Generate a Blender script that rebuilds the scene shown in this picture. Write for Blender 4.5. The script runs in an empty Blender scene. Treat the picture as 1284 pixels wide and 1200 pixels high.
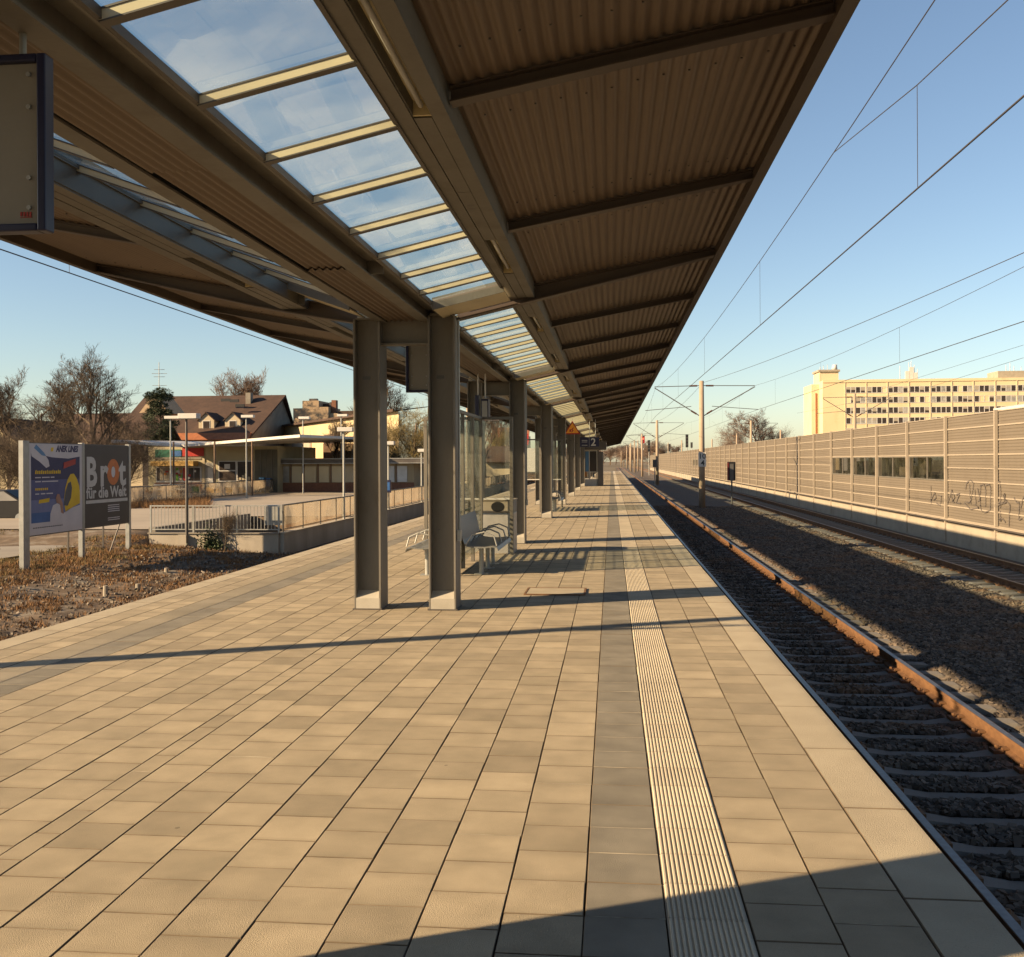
import bpy, math, random
import numpy as np
from mathutils import Vector, Matrix
random.seed(7); rng = np.random.default_rng(7)
R = math.radians
scene = bpy.context.scene
COL = scene.collection
F = 1250.0; S_, C_ = math.sin(math.atan(0.1)), math.cos(math.atan(0.1)); H = 1.68

# ---------------------------------------------------------------- helpers
def WD(px, py, d):                      # photo pixel at a camera depth
    X = (px-767)*C_*d/F
    return Vector((X, (d+X*S_)/C_, H+(578-py)*d/F))
def WY(px, py, Y):                      # photo pixel on the plane y = Y
    u = (px-642)/F; r = (u*C_-S_)/(C_+u*S_); X = r*Y; d = Y*C_-X*S_
    return Vector((X, Y, H+(578-py)*d/F))
def WX(px, py, X):
    u = (px-642)/F; r = (u*C_-S_)/(C_+u*S_); Y = X/r; d = Y*C_-X*S_
    return Vector((X, Y, H+(578-py)*d/F))
def WZ(px, py, Z):
    d = (H-Z)*F/(py-578)
    return WD(px, py, d)

def tag(o, label=None, cat=None, group=None, kind=None):
    if label: o['label'] = label
    if cat: o['category'] = cat
    if group: o['group'] = group
    if kind: o['kind'] = kind
    return o
def empty(name, loc=(0,0,0), rz=0, label=None, cat=None, group=None):
    o = bpy.data.objects.new(name, None); COL.objects.link(o)
    o.location = loc; o.rotation_euler = (0,0,rz); o.empty_display_size = .2
    return tag(o, label, cat, group)
def kids(o): return [c for c in bpy.data.objects if c.parent == o]
def copy_tree(o, parent=None):
    c = o.copy(); COL.objects.link(c); c.parent = parent
    for ch in kids(o): copy_tree(ch, c)
    return c

class MB:
    def __init__(s): s.v=[]; s.f=[]; s.m=[]; s.t=[]
    def poly(s, pts, mi=0, tone=None):
        n=len(s.v); s.v.extend([tuple(p) for p in pts]); s.f.append(tuple(range(n,n+len(pts)))); s.m.append(mi); s.t.append(tone if tone is not None else .5); return s
    def box(s, x0,x1,y0,y1,z0,z1, mi=0, M=None, skip=()):
        P=[(x0,y0,z0),(x1,y0,z0),(x1,y1,z0),(x0,y1,z0),(x0,y0,z1),(x1,y0,z1),(x1,y1,z1),(x0,y1,z1)]
        if M is not None: P=[tuple(M@Vector(p)) for p in P]
        n=len(s.v); s.v.extend(P)
        for k,f in enumerate(((0,3,2,1),(4,5,6,7),(0,1,5,4),(1,2,6,5),(2,3,7,6),(3,0,4,7))):
            if k in skip: continue
            s.f.append(tuple(n+i for i in f)); s.m.append(mi); s.t.append(.5)
        return s
    def extr(s, prof, y0, y1, mi=0, axis='y', cap=True):    # closed profile extruded along an axis; profile (a,b)
        def pt(a,b,t): return {'y':(a,t,b),'x':(t,a,b),'z':(a,b,t)}[axis]
        n=len(s.v); k=len(prof)
        s.v.extend([pt(a,b,y0) for a,b in prof]); s.v.extend([pt(a,b,y1) for a,b in prof])
        for i in range(k):
            j=(i+1)%k; s.f.append((n+i,n+j,n+k+j,n+k+i)); s.m.append(mi); s.t.append(.5)
        if cap:
            s.f.append(tuple(range(n,n+k))[::-1]); s.f.append(tuple(range(n+k,n+2*k))); s.m+= [mi]*2; s.t+=[.5]*2
        return s
    def tube(s, p, q, r, r2=None, n=8, mi=0, cap=True):
        p=Vector(p); q=Vector(q); r2=r if r2 is None else r2
        d=(q-p).normalized(); a=d.orthogonal().normalized(); b=d.cross(a)
        k=len(s.v)
        for c,rr in ((p,r),(q,r2)):
            for i in range(n):
                t=2*math.pi*i/n; s.v.append(tuple(c+a*(rr*math.cos(t))+b*(rr*math.sin(t))))
        for i in range(n):
            j=(i+1)%n; s.f.append((k+i,k+j,k+n+j,k+n+i)); s.m.append(mi); s.t.append(.5)
        if cap:
            s.f.append(tuple(range(k,k+n))[::-1]); s.f.append(tuple(range(k+n,k+2*n))); s.m+=[mi]*2; s.t+=[.5]*2
        return s
    def path(s, pts, r, n=6, mi=0):
        for a,b in zip(pts[:-1],pts[1:]): s.tube(a,b,r,n=n,mi=mi)
        return s
    def disc(s, c, nrm, r, n=24, mi=0, sx=1, sz=1):
        c=Vector(c); d=Vector(nrm).normalized()
        up=Vector((0,0,1)); a=up.cross(d).normalized() if abs(d.z)<.9 else Vector((1,0,0)); b=d.cross(a)
        return s.poly([c+a*(r*sx*math.cos(2*math.pi*i/n))+b*(r*sz*math.sin(2*math.pi*i/n)) for i in range(n)],mi)
    def build(s, name, mats, parent=None, smooth=False, bevel=0, tone=False, recalc=True):
        me=bpy.data.meshes.new(name); me.from_pydata(s.v,[],s.f)
        if not isinstance(mats,(list,tuple)): mats=[mats]
        for m in mats: me.materials.append(m)
        me.polygons.foreach_set('material_index', s.m)
        if smooth: me.polygons.foreach_set('use_smooth',[True]*len(s.f))
        if tone:
            at=me.attributes.new('tone','FLOAT','FACE'); at.data.foreach_set('value',s.t)
        me.update()
        o=bpy.data.objects.new(name,me); COL.objects.link(o)
        if parent: o.parent=parent
        if bevel:
            b=o.modifiers.new('bevel','BEVEL'); b.width=bevel; b.segments=2; b.limit_method='ANGLE'
        return o

def np_mesh(name, V, Fc, mats, parent=None, tone=None, smooth=False):   # V (n,3), Fc (m,k)
    me=bpy.data.meshes.new(name); k=Fc.shape[1]
    me.vertices.add(len(V)); me.vertices.foreach_set('co',V.astype(np.float32).ravel())
    me.loops.add(Fc.size); me.loops.foreach_set('vertex_index',Fc.astype(np.int32).ravel())
    me.polygons.add(len(Fc)); me.polygons.foreach_set('loop_start',np.arange(0,Fc.size,k,dtype=np.int32))
    try: me.polygons.foreach_set('loop_total',np.full(len(Fc),k,dtype=np.int32))
    except Exception: pass
    if not isinstance(mats,(list,tuple)): mats=[mats]
    for m in mats: me.materials.append(m)
    if tone is not None:
        at=me.attributes.new('tone','FLOAT','FACE'); at.data.foreach_set('value',tone.astype(np.float32))
    me.polygons.foreach_set('use_smooth',[bool(smooth)]*len(Fc))
    me.update(calc_edges=True); me.validate()
    o=bpy.data.objects.new(name,me); COL.objects.link(o)
    if parent: o.parent=parent
    return o

# ---------------------------------------------------------------- materials
KA=.82
def mat(name, c1, c2=None, scale=3.0, rough=.7, metal=0, bump=0, bscale=60, tone=0, stretch=None, fine=0.0, spec=.4, detail=6, dirt=None, dscale=1.2, dlo=.5, dhi=.75, spots=0):
    m=bpy.data.materials.new(name); m.use_nodes=True; nt=m.node_tree; N=nt.nodes; L=nt.links
    b=N['Principled BSDF']; b.inputs['Roughness'].default_value=rough; b.inputs['Metallic'].default_value=metal
    b.inputs['Specular IOR Level'].default_value=spec
    c2=c2 or tuple(x*.8 for x in c1)
    c1=tuple(x*KA for x in c1); c2=tuple(x*KA for x in c2); dirt=tuple(x*KA for x in dirt) if dirt else None
    tc=N.new('ShaderNodeTexCoord'); mp=N.new('ShaderNodeMapping'); L.new(tc.outputs['Object'],mp.inputs['Vector'])
    if stretch: mp.inputs['Scale'].default_value=stretch
    n1=N.new('ShaderNodeTexNoise'); n1.inputs['Scale'].default_value=scale; n1.inputs['Detail'].default_value=detail; L.new(mp.outputs[0],n1.inputs['Vector'])
    cr=N.new('ShaderNodeValToRGB'); cr.color_ramp.elements[0].position=.32; cr.color_ramp.elements[1].position=.68
    cr.color_ramp.elements[0].color=(*c2,1); cr.color_ramp.elements[1].color=(*c1,1)
    L.new(n1.outputs['Fac'],cr.inputs[0]); col=cr.outputs[0]
    def mult(col, fac_out, lo, hi):
        mr=N.new('ShaderNodeMapRange'); mr.inputs['To Min'].default_value=lo; mr.inputs['To Max'].default_value=hi; L.new(fac_out,mr.inputs['Value'])
        mx=N.new('ShaderNodeVectorMath'); mx.operation='SCALE'; L.new(col,mx.inputs[0]); L.new(mr.outputs[0],mx.inputs['Scale']); return mx.outputs[0]
    if tone:
        a=N.new('ShaderNodeAttribute'); a.attribute_name='tone'; col=mult(col,a.outputs['Fac'],1-tone,1+tone)
    if fine:
        n2=N.new('ShaderNodeTexNoise'); n2.inputs['Scale'].default_value=bscale; n2.inputs['Detail'].default_value=3; L.new(mp.outputs[0],n2.inputs['Vector']); col=mult(col,n2.outputs['Fac'],1-fine,1+fine)
    if dirt:
        n3=N.new('ShaderNodeTexNoise'); n3.inputs['Scale'].default_value=dscale; n3.inputs['Detail'].default_value=8; n3.inputs['Roughness'].default_value=.65; L.new(mp.outputs[0],n3.inputs['Vector'])
        r3=N.new('ShaderNodeMapRange'); r3.inputs['From Min'].default_value=dlo; r3.inputs['From Max'].default_value=dhi; L.new(n3.outputs['Fac'],r3.inputs['Value'])
        mx=N.new('ShaderNodeMix'); mx.data_type='RGBA'; L.new(r3.outputs[0],mx.inputs[0]); L.new(col,mx.inputs[6]); mx.inputs[7].default_value=(*dirt,1); col=mx.outputs[2]
    if spots:
        vo=N.new('ShaderNodeTexVoronoi'); vo.inputs['Scale'].default_value=spots; L.new(tc.outputs['Object'],vo.inputs['Vector'])
        nz=N.new('ShaderNodeTexNoise'); nz.inputs['Scale'].default_value=40; L.new(tc.outputs['Object'],nz.inputs['Vector'])
        sx=N.new('ShaderNodeSeparateColor'); L.new(vo.outputs['Color'],sx.inputs[0])
        th=N.new('ShaderNodeMath'); th.operation='MULTIPLY'; th.inputs[1].default_value=.075; L.new(sx.outputs[0],th.inputs[0])
        t2=N.new('ShaderNodeMath'); t2.operation='MULTIPLY'; L.new(th.outputs[0],t2.inputs[0]); L.new(nz.outputs['Fac'],t2.inputs[1])
        lt=N.new('ShaderNodeMath'); lt.operation='LESS_THAN'; L.new(vo.outputs['Distance'],lt.inputs[0]); L.new(t2.outputs[0],lt.inputs[1])
        ms=N.new('ShaderNodeMath'); ms.operation='MULTIPLY'; ms.inputs[1].default_value=.6; L.new(lt.outputs[0],ms.inputs[0])
        mx=N.new('ShaderNodeMix'); mx.data_type='RGBA'; L.new(ms.outputs[0],mx.inputs[0]); L.new(col,mx.inputs[6]); mx.inputs[7].default_value=(c2[0]*.3,c2[1]*.3,c2[2]*.3,1); col=mx.outputs[2]
    L.new(col,b.inputs['Base Color'])
    if bump:
        nb=N.new('ShaderNodeTexNoise'); nb.inputs['Scale'].default_value=bscale; nb.inputs['Detail'].default_value=4; L.new(mp.outputs[0],nb.inputs['Vector'])
        bp=N.new('ShaderNodeBump'); bp.inputs['Strength'].default_value=bump; bp.inputs['Distance'].default_value=.01; L.new(nb.outputs['Fac'],bp.inputs['Height']); L.new(bp.outputs[0],b.inputs['Normal'])
    return m
def glass(name, tint=(.75,.85,.9), dirt=.2, patchcol=(.6,.62,.6), scale=1.5, ior=1.3, sharp=.08):
    m=bpy.data.materials.new(name); m.use_nodes=True; nt=m.node_tree; N=nt.nodes; L=nt.links
    for n in list(N): N.remove(n)
    out=N.new('ShaderNodeOutputMaterial'); tr=N.new('ShaderNodeBsdfTransparent'); tr.inputs[0].default_value=(*tint,1)
    gl=N.new('ShaderNodeBsdfGlossy'); gl.inputs['Roughness'].default_value=.02; lw=N.new('ShaderNodeLayerWeight'); lw.inputs[0].default_value=.5; pw=N.new('ShaderNodeMath'); pw.operation='POWER'; pw.inputs[1].default_value=5; L.new(lw.outputs['Facing'],pw.inputs[0])
    fr=N.new('ShaderNodeMath'); fr.operation='MULTIPLY_ADD'; fr.inputs[1].default_value=.85; fr.inputs[2].default_value=.07; L.new(pw.outputs[0],fr.inputs[0])
    m1=N.new('ShaderNodeMixShader'); L.new(fr.outputs[0],m1.inputs[0]); L.new(tr.outputs[0],m1.inputs[1]); L.new(gl.outputs[0],m1.inputs[2])
    df=N.new('ShaderNodeBsdfDiffuse'); df.inputs[0].default_value=(*patchcol,1); tl=N.new('ShaderNodeBsdfTranslucent'); tl.inputs[0].default_value=(*patchcol,1)
    m2=N.new('ShaderNodeMixShader'); m2.inputs[0].default_value=.5; L.new(df.outputs[0],m2.inputs[1]); L.new(tl.outputs[0],m2.inputs[2])
    tc=N.new('ShaderNodeTexCoord'); n1=N.new('ShaderNodeTexNoise'); n1.inputs['Scale'].default_value=scale; n1.inputs['Detail'].default_value=7; L.new(tc.outputs['Object'],n1.inputs['Vector'])
    vo=N.new('ShaderNodeTexVoronoi'); vo.inputs['Scale'].default_value=scale*1.3; vo.distance='CHEBYCHEV'; L.new(tc.outputs['Object'],vo.inputs['Vector'])  # square pale patches: water stains plus reflections painted into the glass
    ad=N.new('ShaderNodeMath'); ad.operation='MULTIPLY_ADD'; ad.inputs[1].default_value=.35; L.new(vo.outputs['Color'],ad.inputs[0]); L.new(n1.outputs['Fac'],ad.inputs[2])
    mr=N.new('ShaderNodeMapRange'); mr.inputs['From Min'].default_value=.55; mr.inputs['From Max'].default_value=.9; mr.inputs['To Min'].default_value=dirt*.25; mr.inputs['To Max'].default_value=dirt*1.8; L.new(ad.outputs[0],mr.inputs['Value'])
    m3=N.new('ShaderNodeMixShader'); L.new(mr.outputs[0],m3.inputs[0]); L.new(m1.outputs[0],m3.inputs[1]); L.new(m2.outputs[0],m3.inputs[2]); L.new(m3.outputs[0],out.inputs[0])
    return m
def emit(name,c,s):
    m=bpy.data.materials.new(name); m.use_nodes=True; b=m.node_tree.nodes['Principled BSDF']; b.inputs['Base Color'].default_value=(*c,1); b.inputs['Emission Color'].default_value=(*c,1); b.inputs['Emission Strength'].default_value=s; return m

M={}
M['paver']=mat('paver',(.372,.315,.222),(.29,.246,.172),4.5,.9,bump=.5,bscale=300,tone=.22,fine=.3,spots=1.7,dirt=(.225,.195,.135),dscale=.9,dlo=.56,dhi=.85)
M['paver_edge']=mat('paver_edge',(.17,.13,.085),(.10,.075,.05),6,.9,tone=.1,fine=.2,bscale=200)
M['lime_joint']=mat('lime_joint',(.33,.30,.24),(.14,.12,.09),9,.9,detail=8)
M['paver_dark']=mat('paver_dark',(.215,.198,.16),(.15,.138,.112),4,.88,bump=.3,bscale=260,tone=.2,fine=.2,dirt=(.25,.225,.19),dscale=2,dlo=.6,dhi=.9)
M['tactile']=mat('tactile',(.54,.48,.37),(.46,.41,.315),1.6,.8,tone=.06,fine=.12,bscale=150)
M['edge_slab']=mat('edge_slab',(.42,.37,.275),(.35,.305,.225),3,.9,spots=1.3,bump=.5,bscale=160,tone=.12,fine=.14,dirt=(.30,.26,.2),dscale=1.5,dlo=.58,dhi=.9)
M['joint']=mat('joint',(.11,.08,.05),(.07,.05,.03),8,.95)
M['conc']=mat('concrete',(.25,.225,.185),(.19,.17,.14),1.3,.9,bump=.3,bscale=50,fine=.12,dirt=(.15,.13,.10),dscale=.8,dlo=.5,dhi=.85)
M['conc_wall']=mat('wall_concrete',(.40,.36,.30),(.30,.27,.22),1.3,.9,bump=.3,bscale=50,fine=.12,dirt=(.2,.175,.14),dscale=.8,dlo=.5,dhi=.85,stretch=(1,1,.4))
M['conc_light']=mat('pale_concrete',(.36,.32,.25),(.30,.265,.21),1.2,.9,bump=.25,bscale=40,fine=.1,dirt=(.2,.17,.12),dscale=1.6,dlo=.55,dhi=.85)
M['sleeper']=mat('sleeper_concrete',(.20,.185,.165),(.13,.12,.105),2.5,.9,bump=.3,bscale=60,fine=.15,dirt=(.09,.06,.04),dscale=2)
M['plinth']=mat('plinth',(.40,.38,.33),(.34,.32,.27),4,.85,bump=.2,bscale=80,fine=.1)
M['steel']=mat('painted_steel',(.155,.145,.126),(.128,.119,.102),1.6,.55,bump=.08,bscale=40,fine=.1,dirt=(.085,.068,.05),dscale=2.6,dlo=.52,dhi=.8,stretch=(1,1,.35))
M['steel_gray']=mat('grey_steel',(.10,.10,.098),(.08,.08,.078),2,.45,fine=.05,bscale=50)
M['dark_steel']=mat('dark_steel',(.10,.09,.08),(.07,.06,.055),2,.5)
M['sheet']=mat('corrugated_sheet',(.17,.125,.09),(.145,.105,.075),.7,.55,fine=.06,bscale=60,tone=.0,spots=7,stretch=(1,.12,1),dirt=(.09,.062,.042),dscale=1.7,dlo=.52,dhi=.85,metal=.0)
M['brown']=mat('brown_steel',(.085,.064,.048),(.07,.052,.04),1.6,.5,fine=.06,bscale=50)
M['rib']=mat('glazing_bar',(.60,.53,.36),(.50,.44,.30),3,.5)
M['galv']=mat('galvanised',(.38,.385,.365),(.30,.31,.295),6,.42,metal=.35,fine=.08,bscale=60)
M['perf']=mat('perforated_metal',(.22,.225,.215),(.15,.155,.148),90,.45,metal=.3,fine=.12,bscale=120)
M['white']=mat('white_paint',(.58,.57,.54),(.50,.49,.46),3,.6,fine=.05)
M['cream']=mat('cream_paint',(.48,.41,.29),(.42,.36,.25),.6,.85,fine=.06,dirt=(.33,.27,.19),dscale=.6,dlo=.55,dhi=.9)
M['yellow']=mat('yellow_render',(.72,.59,.36),(.66,.53,.32),.15,.85,fine=.04,dirt=(.47,.34,.16),dscale=.2,dlo=.55,dhi=.9)
M['pale_yellow']=mat('pale_yellow_render',(.62,.52,.34),(.56,.47,.30),.2,.85)
M['navy']=mat('navy_paint',(.018,.02,.06),(.014,.016,.045),3,.35)
M['black']=mat('black',(.015,.014,.014),(.01,.01,.01),3,.5)
M['winglass']=mat('window_glass',(.065,.05,.042),(.03,.024,.022),.8,.3,spec=.3)
M['winlight']=mat('blind_window',(.42,.40,.36),(.20,.20,.19),.9,.35)
M['rail']=mat('rusty_rail',(.185,.095,.042),(.11,.055,.026),7,.85,bump=.2,bscale=70,fine=.15)
M['railtop']=mat('rail_head',(.16,.165,.175),(.10,.105,.115),20,.42,metal=.7)
M['ballast']=mat('ballast_stone',(.135,.11,.085),(.075,.062,.052),3,.9,tone=.6,fine=.1,bscale=90,dirt=(.20,.11,.055),dscale=.8,dlo=.5,dhi=.75)
M['ballast_bed']=mat('ballast_bed',(.115,.094,.075),(.045,.037,.03),16,.95,bump=1,bscale=26,fine=.3,dirt=(.15,.085,.045),dscale=.8,dlo=.5,dhi=.75)
M['soil']=mat('weedy_gravel',(.17,.12,.075),(.08,.055,.033),2.2,.95,bump=1,bscale=22,fine=.35,dirt=(.21,.185,.145),dscale=1.1,dlo=.52,dhi=.66)
M['earth']=mat('ground_earth',(.17,.13,.08),(.10,.085,.05),.3,.95,bump=.6,bscale=8,fine=.2)
M['plaza']=mat('plaza_paving',(.33,.285,.225),(.285,.245,.19),.5,.9,fine=.08,bscale=30,dirt=(.22,.19,.15),dscale=.3,dlo=.55,dhi=.85)
M['asph']=mat('footpath_asphalt',(.26,.235,.195),(.21,.19,.16),.7,.9,bump=.4,bscale=60,fine=.12)
M['dry']=mat('dry_weed',(.25,.135,.055),(.15,.08,.032),3,.9,tone=.6)
M['drygreen']=mat('dry_grass',(.20,.155,.06),(.13,.10,.04),3,.9,tone=.5)
M['bark']=mat('bark',(.17,.125,.085),(.10,.07,.05),5,.9)
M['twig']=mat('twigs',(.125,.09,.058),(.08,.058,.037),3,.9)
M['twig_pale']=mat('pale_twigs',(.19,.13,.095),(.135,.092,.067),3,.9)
M['twig_green']=mat('olive_twigs',(.22,.17,.06),(.16,.12,.045),3,.9)
M['pine']=mat('pine_needles',(.040,.058,.025),(.02,.032,.014),1.5,.8,tone=.45)
M['ivy']=mat('ivy_leaf',(.05,.075,.025),(.03,.045,.015),6,.6,tone=.4)
M['roof_brown']=mat('brown_tiles',(.065,.036,.024),(.045,.026,.018),2.5,.85,bump=.8,bscale=6,fine=.2,dirt=(.085,.05,.034),dscale=.5,dlo=.5,dhi=.8)
M['roof_orange']=mat('orange_tiles',(.32,.115,.045),(.23,.08,.033),2.5,.85,bump=.6,bscale=8,fine=.2)
M['brick']=mat('brick',(.22,.10,.06),(.16,.075,.045),8,.9,fine=.2,bscale=30)
M['sandstone']=mat('sand_brick',(.42,.31,.20),(.33,.24,.15),4,.9,fine=.15)
M['wood']=mat('brown_board',(.20,.12,.07),(.13,.08,.045),3,.6)
M['orange']=mat('orange',(.5,.2,.035),(.42,.16,.03),3,.5)
M['red']=mat('red',(.40,.025,.02),(.32,.02,.018),3,.5)
M['green']=mat('green',(.02,.14,.09),(.016,.11,.07),3,.5)
M['lime']=mat('lime_box',(.16,.36,.03),(.12,.28,.02),3,.5)
M['blue']=mat('blue',(.03,.12,.34),(.02,.09,.27),3,.5)
M['lblue']=mat('light_blue',(.10,.26,.45),(.08,.2,.38),3,.5)
M['awning']=mat('yellow_awning',(.46,.29,.085),(.38,.24,.07),3,.7)
M['skyglass']=glass('skylight_glass',(.80,.90,.87),.17,(.72,.84,.86),1.4,ior=1.2)
M['paneglass']=glass('shelter_glass',(.88,.91,.88),.04,(.5,.52,.48),3)
M['meshpanel']=glass('railing_mesh',(.85,.83,.78),.50,(.50,.43,.34),.6)
M['frost']=glass('frosted_stripe',(.5,.52,.5),.9,(.34,.36,.33),5)
M['wallglass']=glass('barrier_glass',(.20,.22,.18),.10,(.25,.25,.2),2)
M['wallpanel']=mat('barrier_panel',(.150,.127,.098),(.135,.114,.088),.35,.85,fine=.07,bscale=40,stretch=(1,1,.3),dirt=(.115,.095,.072),dscale=.9,dlo=.5,dhi=.85)
M['wallstrip']=mat('barrier_strip',(.33,.285,.225),(.29,.25,.20),1,.7)
M['graf']=mat('spray_paint',(.115,.10,.09),(.095,.083,.075),3,.8)
M['mastconc']=mat('mast_concrete',(.36,.28,.205),(.30,.235,.17),2,.85,fine=.1)
M['wire']=mat('wire',(.05,.045,.045),(.04,.035,.035),3,.6)
M['insul']=mat('insulator',(.10,.05,.03),(.07,.035,.02),3,.3)
M['redlamp']=emit('red_lamp',(1,.06,.03),4)
M['tube_white']=mat('lamp_reflector',(.72,.62,.36),(.6,.5,.28),3,.3,spec=.7)

# ---------------------------------------------------------------- camera, sky, sun
cam=bpy.data.cameras.new('camera'); co=bpy.data.objects.new('camera',cam); COL.objects.link(co); scene.camera=co
co.location=(0,0,H)
roll=R(.3)
co.matrix_world = Matrix.Translation((0,0,H)) @ Matrix.Rotation(math.atan(.1),4,'Z') @ Matrix.Rotation(R(90),4,'X') @ Matrix.Rotation(-roll,4,'Z')
cam.sensor_fit='HORIZONTAL'; cam.sensor_width=36; cam.lens=36*F/1284; cam.shift_y=-22/1284.; cam.clip_end=3000; cam.clip_start=.05
AZ=R(24.6); EL=R(23.6)
ld=Vector((math.cos(AZ)*math.cos(EL), math.sin(AZ)*math.cos(EL), -math.sin(EL)))
sun=bpy.data.lights.new('sun','SUN'); sun.energy=5.0; sun.angle=R(.53); sun.color=(1,.72,.42)
so=bpy.data.objects.new('sun',sun); COL.objects.link(so); so.rotation_euler=ld.to_track_quat('-Z','Y').to_euler(); so.location=(-30,-20,30)
w=bpy.data.worlds.new('World'); scene.world=w; w.use_nodes=True; nt=w.node_tree
sky=nt.nodes.new('ShaderNodeTexSky'); sky.sky_type='NISHITA'; sky.sun_disc=False; sky.sun_elevation=EL
sky.sun_rotation=math.atan2(-ld.x,-ld.y); sky.air_density=1.0; sky.dust_density=.55; sky.ozone_density=1.2; sky.altitude=0
bg=nt.nodes['Background']; bg.inputs[1].default_value=.051; nt.links.new(sky.outputs[0],bg.inputs[0])
scene.view_settings.view_transform='Standard'; scene.view_settings.look='None'; scene.view_settings.exposure=1.58; scene.view_settings.gamma=1
scene.render.engine='CYCLES'; cy=scene.cycles
cy.max_bounces=7; cy.diffuse_bounces=4; cy.transparent_max_bounces=14; cy.use_denoising=True
cy.use_light_tree=True

# ---------------------------------------------------------------- ground
YS,YE=-8.0,158.0
g=MB(); g.poly([(-1500,-200,-1.6),(1500,-200,-1.6),(1500,2500,-1.6),(-1500,2500,-1.6)]); tag(g.build('ground',M['earth']),kind='structure')
# terrain left of the tracks and ballast beds
def ter(X,Y):
    if X>-8.9: return -1.2
    base=np.interp(-X,[8.9,10,12,14,16,19,45],[-1.2,-1.15,-1.05,-.9,-.84,-.84,-.7])
    if Y>28: base=np.interp(Y,[28,31],[base,-.5]) if X<-14.5 else base
    if -14.45<X<-10.25 and 30.1<Y<38.5: base=-2.3
    elif X>-10.25 and Y>30: base=-1.2
    elif X>=-14.45 and Y>=38.5: base=-.5
    n=.05*math.sin(X*2.1+Y*1.3)*math.sin(Y*.9-X)+.04*math.sin(X*5.3)*math.sin(Y*4.1)
    return base+(n if (Y<29 and X<-10) or X<-24.2 else 0)
xs=list(np.arange(-46,-14.6,.8))+[-14.46,-14.44]+list(np.arange(-14.2,-10.3,.35))+[-10.26,-10.24]+[-9.9,-9.5,-9.1,-8.9,-8.6]
ys=list(np.arange(-8,29.9,.45))+[30.09,30.11]+list(np.arange(31,38.4,1.5))+[38.49,38.51]+list(np.arange(40,160,4.5))
V=np.array([(x,y,ter(x,y)) for x in xs for y in ys]); nx,ny=len(xs),len(ys)
Fc=np.array([(i*ny+j,(i+1)*ny+j,(i+1)*ny+j+1,i*ny+j+1) for i in range(nx-1) for j in range(ny-1)])
tag(np_mesh('embankment',V,Fc,M['soil'],smooth=True),kind='structure')
g=MB(); g.box(-9.2,-5.9,-8,300,-1.5,-1.13); tag(g.build('left_track_bed',M['ballast_bed']),kind='structure')
# ballast bed right with gentle crown profile
prof=[(1.3,-1.18),(1.75,-1.18),(4.2,-1.18),(4.35,-1.12),(4.9,-1.15),(6.4,-1.22),(7.4,-1.17),(7.8,-1.12),(8.0,-1.17),(10.6,-1.17),(11.3,-1.2)]
g=MB()
yy=list(np.arange(-8,60,4))+list(range(60,420,30))
for (a,za),(b,zb) in zip(prof[:-1],prof[1:]):
    for y0,y1 in zip(yy[:-1],yy[1:]): g.poly([(a,y0,za),(b,y0,zb),(b,y1,zb),(a,y1,za)])
tag(g.build('ballast_bed',M['ballast_bed']),kind='structure')
def prz(x): return np.interp(x,[p[0] for p in prof],[p[1] for p in prof])
def stones(name,x0,x1,y0,y1,n,smin,smax,zf,m,bias=1.75):
    xs=rng.uniform(x0,x1,n); ys=y0+(y1-y0)*rng.uniform(0,1,n)**bias
    for c,fs in ((3.0,2.1),(9.3,12.0)):
        fr=((ys-fs)/.6+.5)%1-.5
        ys=np.where((np.abs(xs-c)<1.33)&(np.abs(fr)<.24),ys+np.where(fr>=0,1,-1)*(.24-np.abs(fr)+rng.uniform(0,.2,n))*.6,ys)
    zs=zf(xs,ys)+rng.uniform(-.01,.012,n); s=rng.uniform(smin,smax,n)*(1+.5*(ys-y0)/(y1-y0))
    base=np.array([(-1,-1,-.8),(1,-1,-.8),(1,1,-.8),(-1,1,-.8),(-1,-1,.8),(1,-1,.8),(1,1,.8),(-1,1,.8)])*.5
    v=base[None]*(1+rng.uniform(-.45,.35,(n,8,3)))*s[:,None,None]
    a=rng.uniform(0,6.28,n); b=rng.uniform(-.8,.8,n)
    ca,sa,cb,sb=np.cos(a),np.sin(a),np.cos(b),np.sin(b)
    x=v[...,0]*cb[:,None]+v[...,2]*sb[:,None]; z=-v[...,0]*sb[:,None]+v[...,2]*cb[:,None]; y=v[...,1]
    v=np.stack([x*ca[:,None]-y*sa[:,None]+xs[:,None], x*sa[:,None]+y*ca[:,None]+ys[:,None], z+zs[:,None]],-1).reshape(-1,3)
    fb=np.array([(0,3,2,1),(4,5,6,7),(0,1,5,4),(1,2,6,5),(2,3,7,6),(3,0,4,7)])
    f=(np.arange(n)[:,None,None]*8+fb[None]).reshape(-1,4); t=np.repeat(rng.uniform(0,1,n),6)
    return tag(np_mesh(name,v,f,m,tone=t),kind='stuff')
SP=.6
def zb(xs,ys):
    z=prz(xs)
    for c in (3.0,9.3):
        on=(np.abs(xs-c)<1.3)&(np.abs(((ys-.3)/SP)%1-.5)<.24)
        z=np.where(np.abs(xs-c)<1.33,z+.012+.02*np.cos((xs-c)*2),z)
    return z
o=stones('ballast',1.4,8.2,2.6,62,125000,.03,.058,zb,M['ballast']); tag(o,'crushed stone ballast around and between the two right-hand tracks','ballast')
o=stones('track_gravel',-12.8,-9.3,12,30,4000,.015,.04,lambda x,y:np.full_like(x,-1.14),M['ballast']); tag(o,'loose stones scattered along the foot of the weedy bank','gravel')
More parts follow.
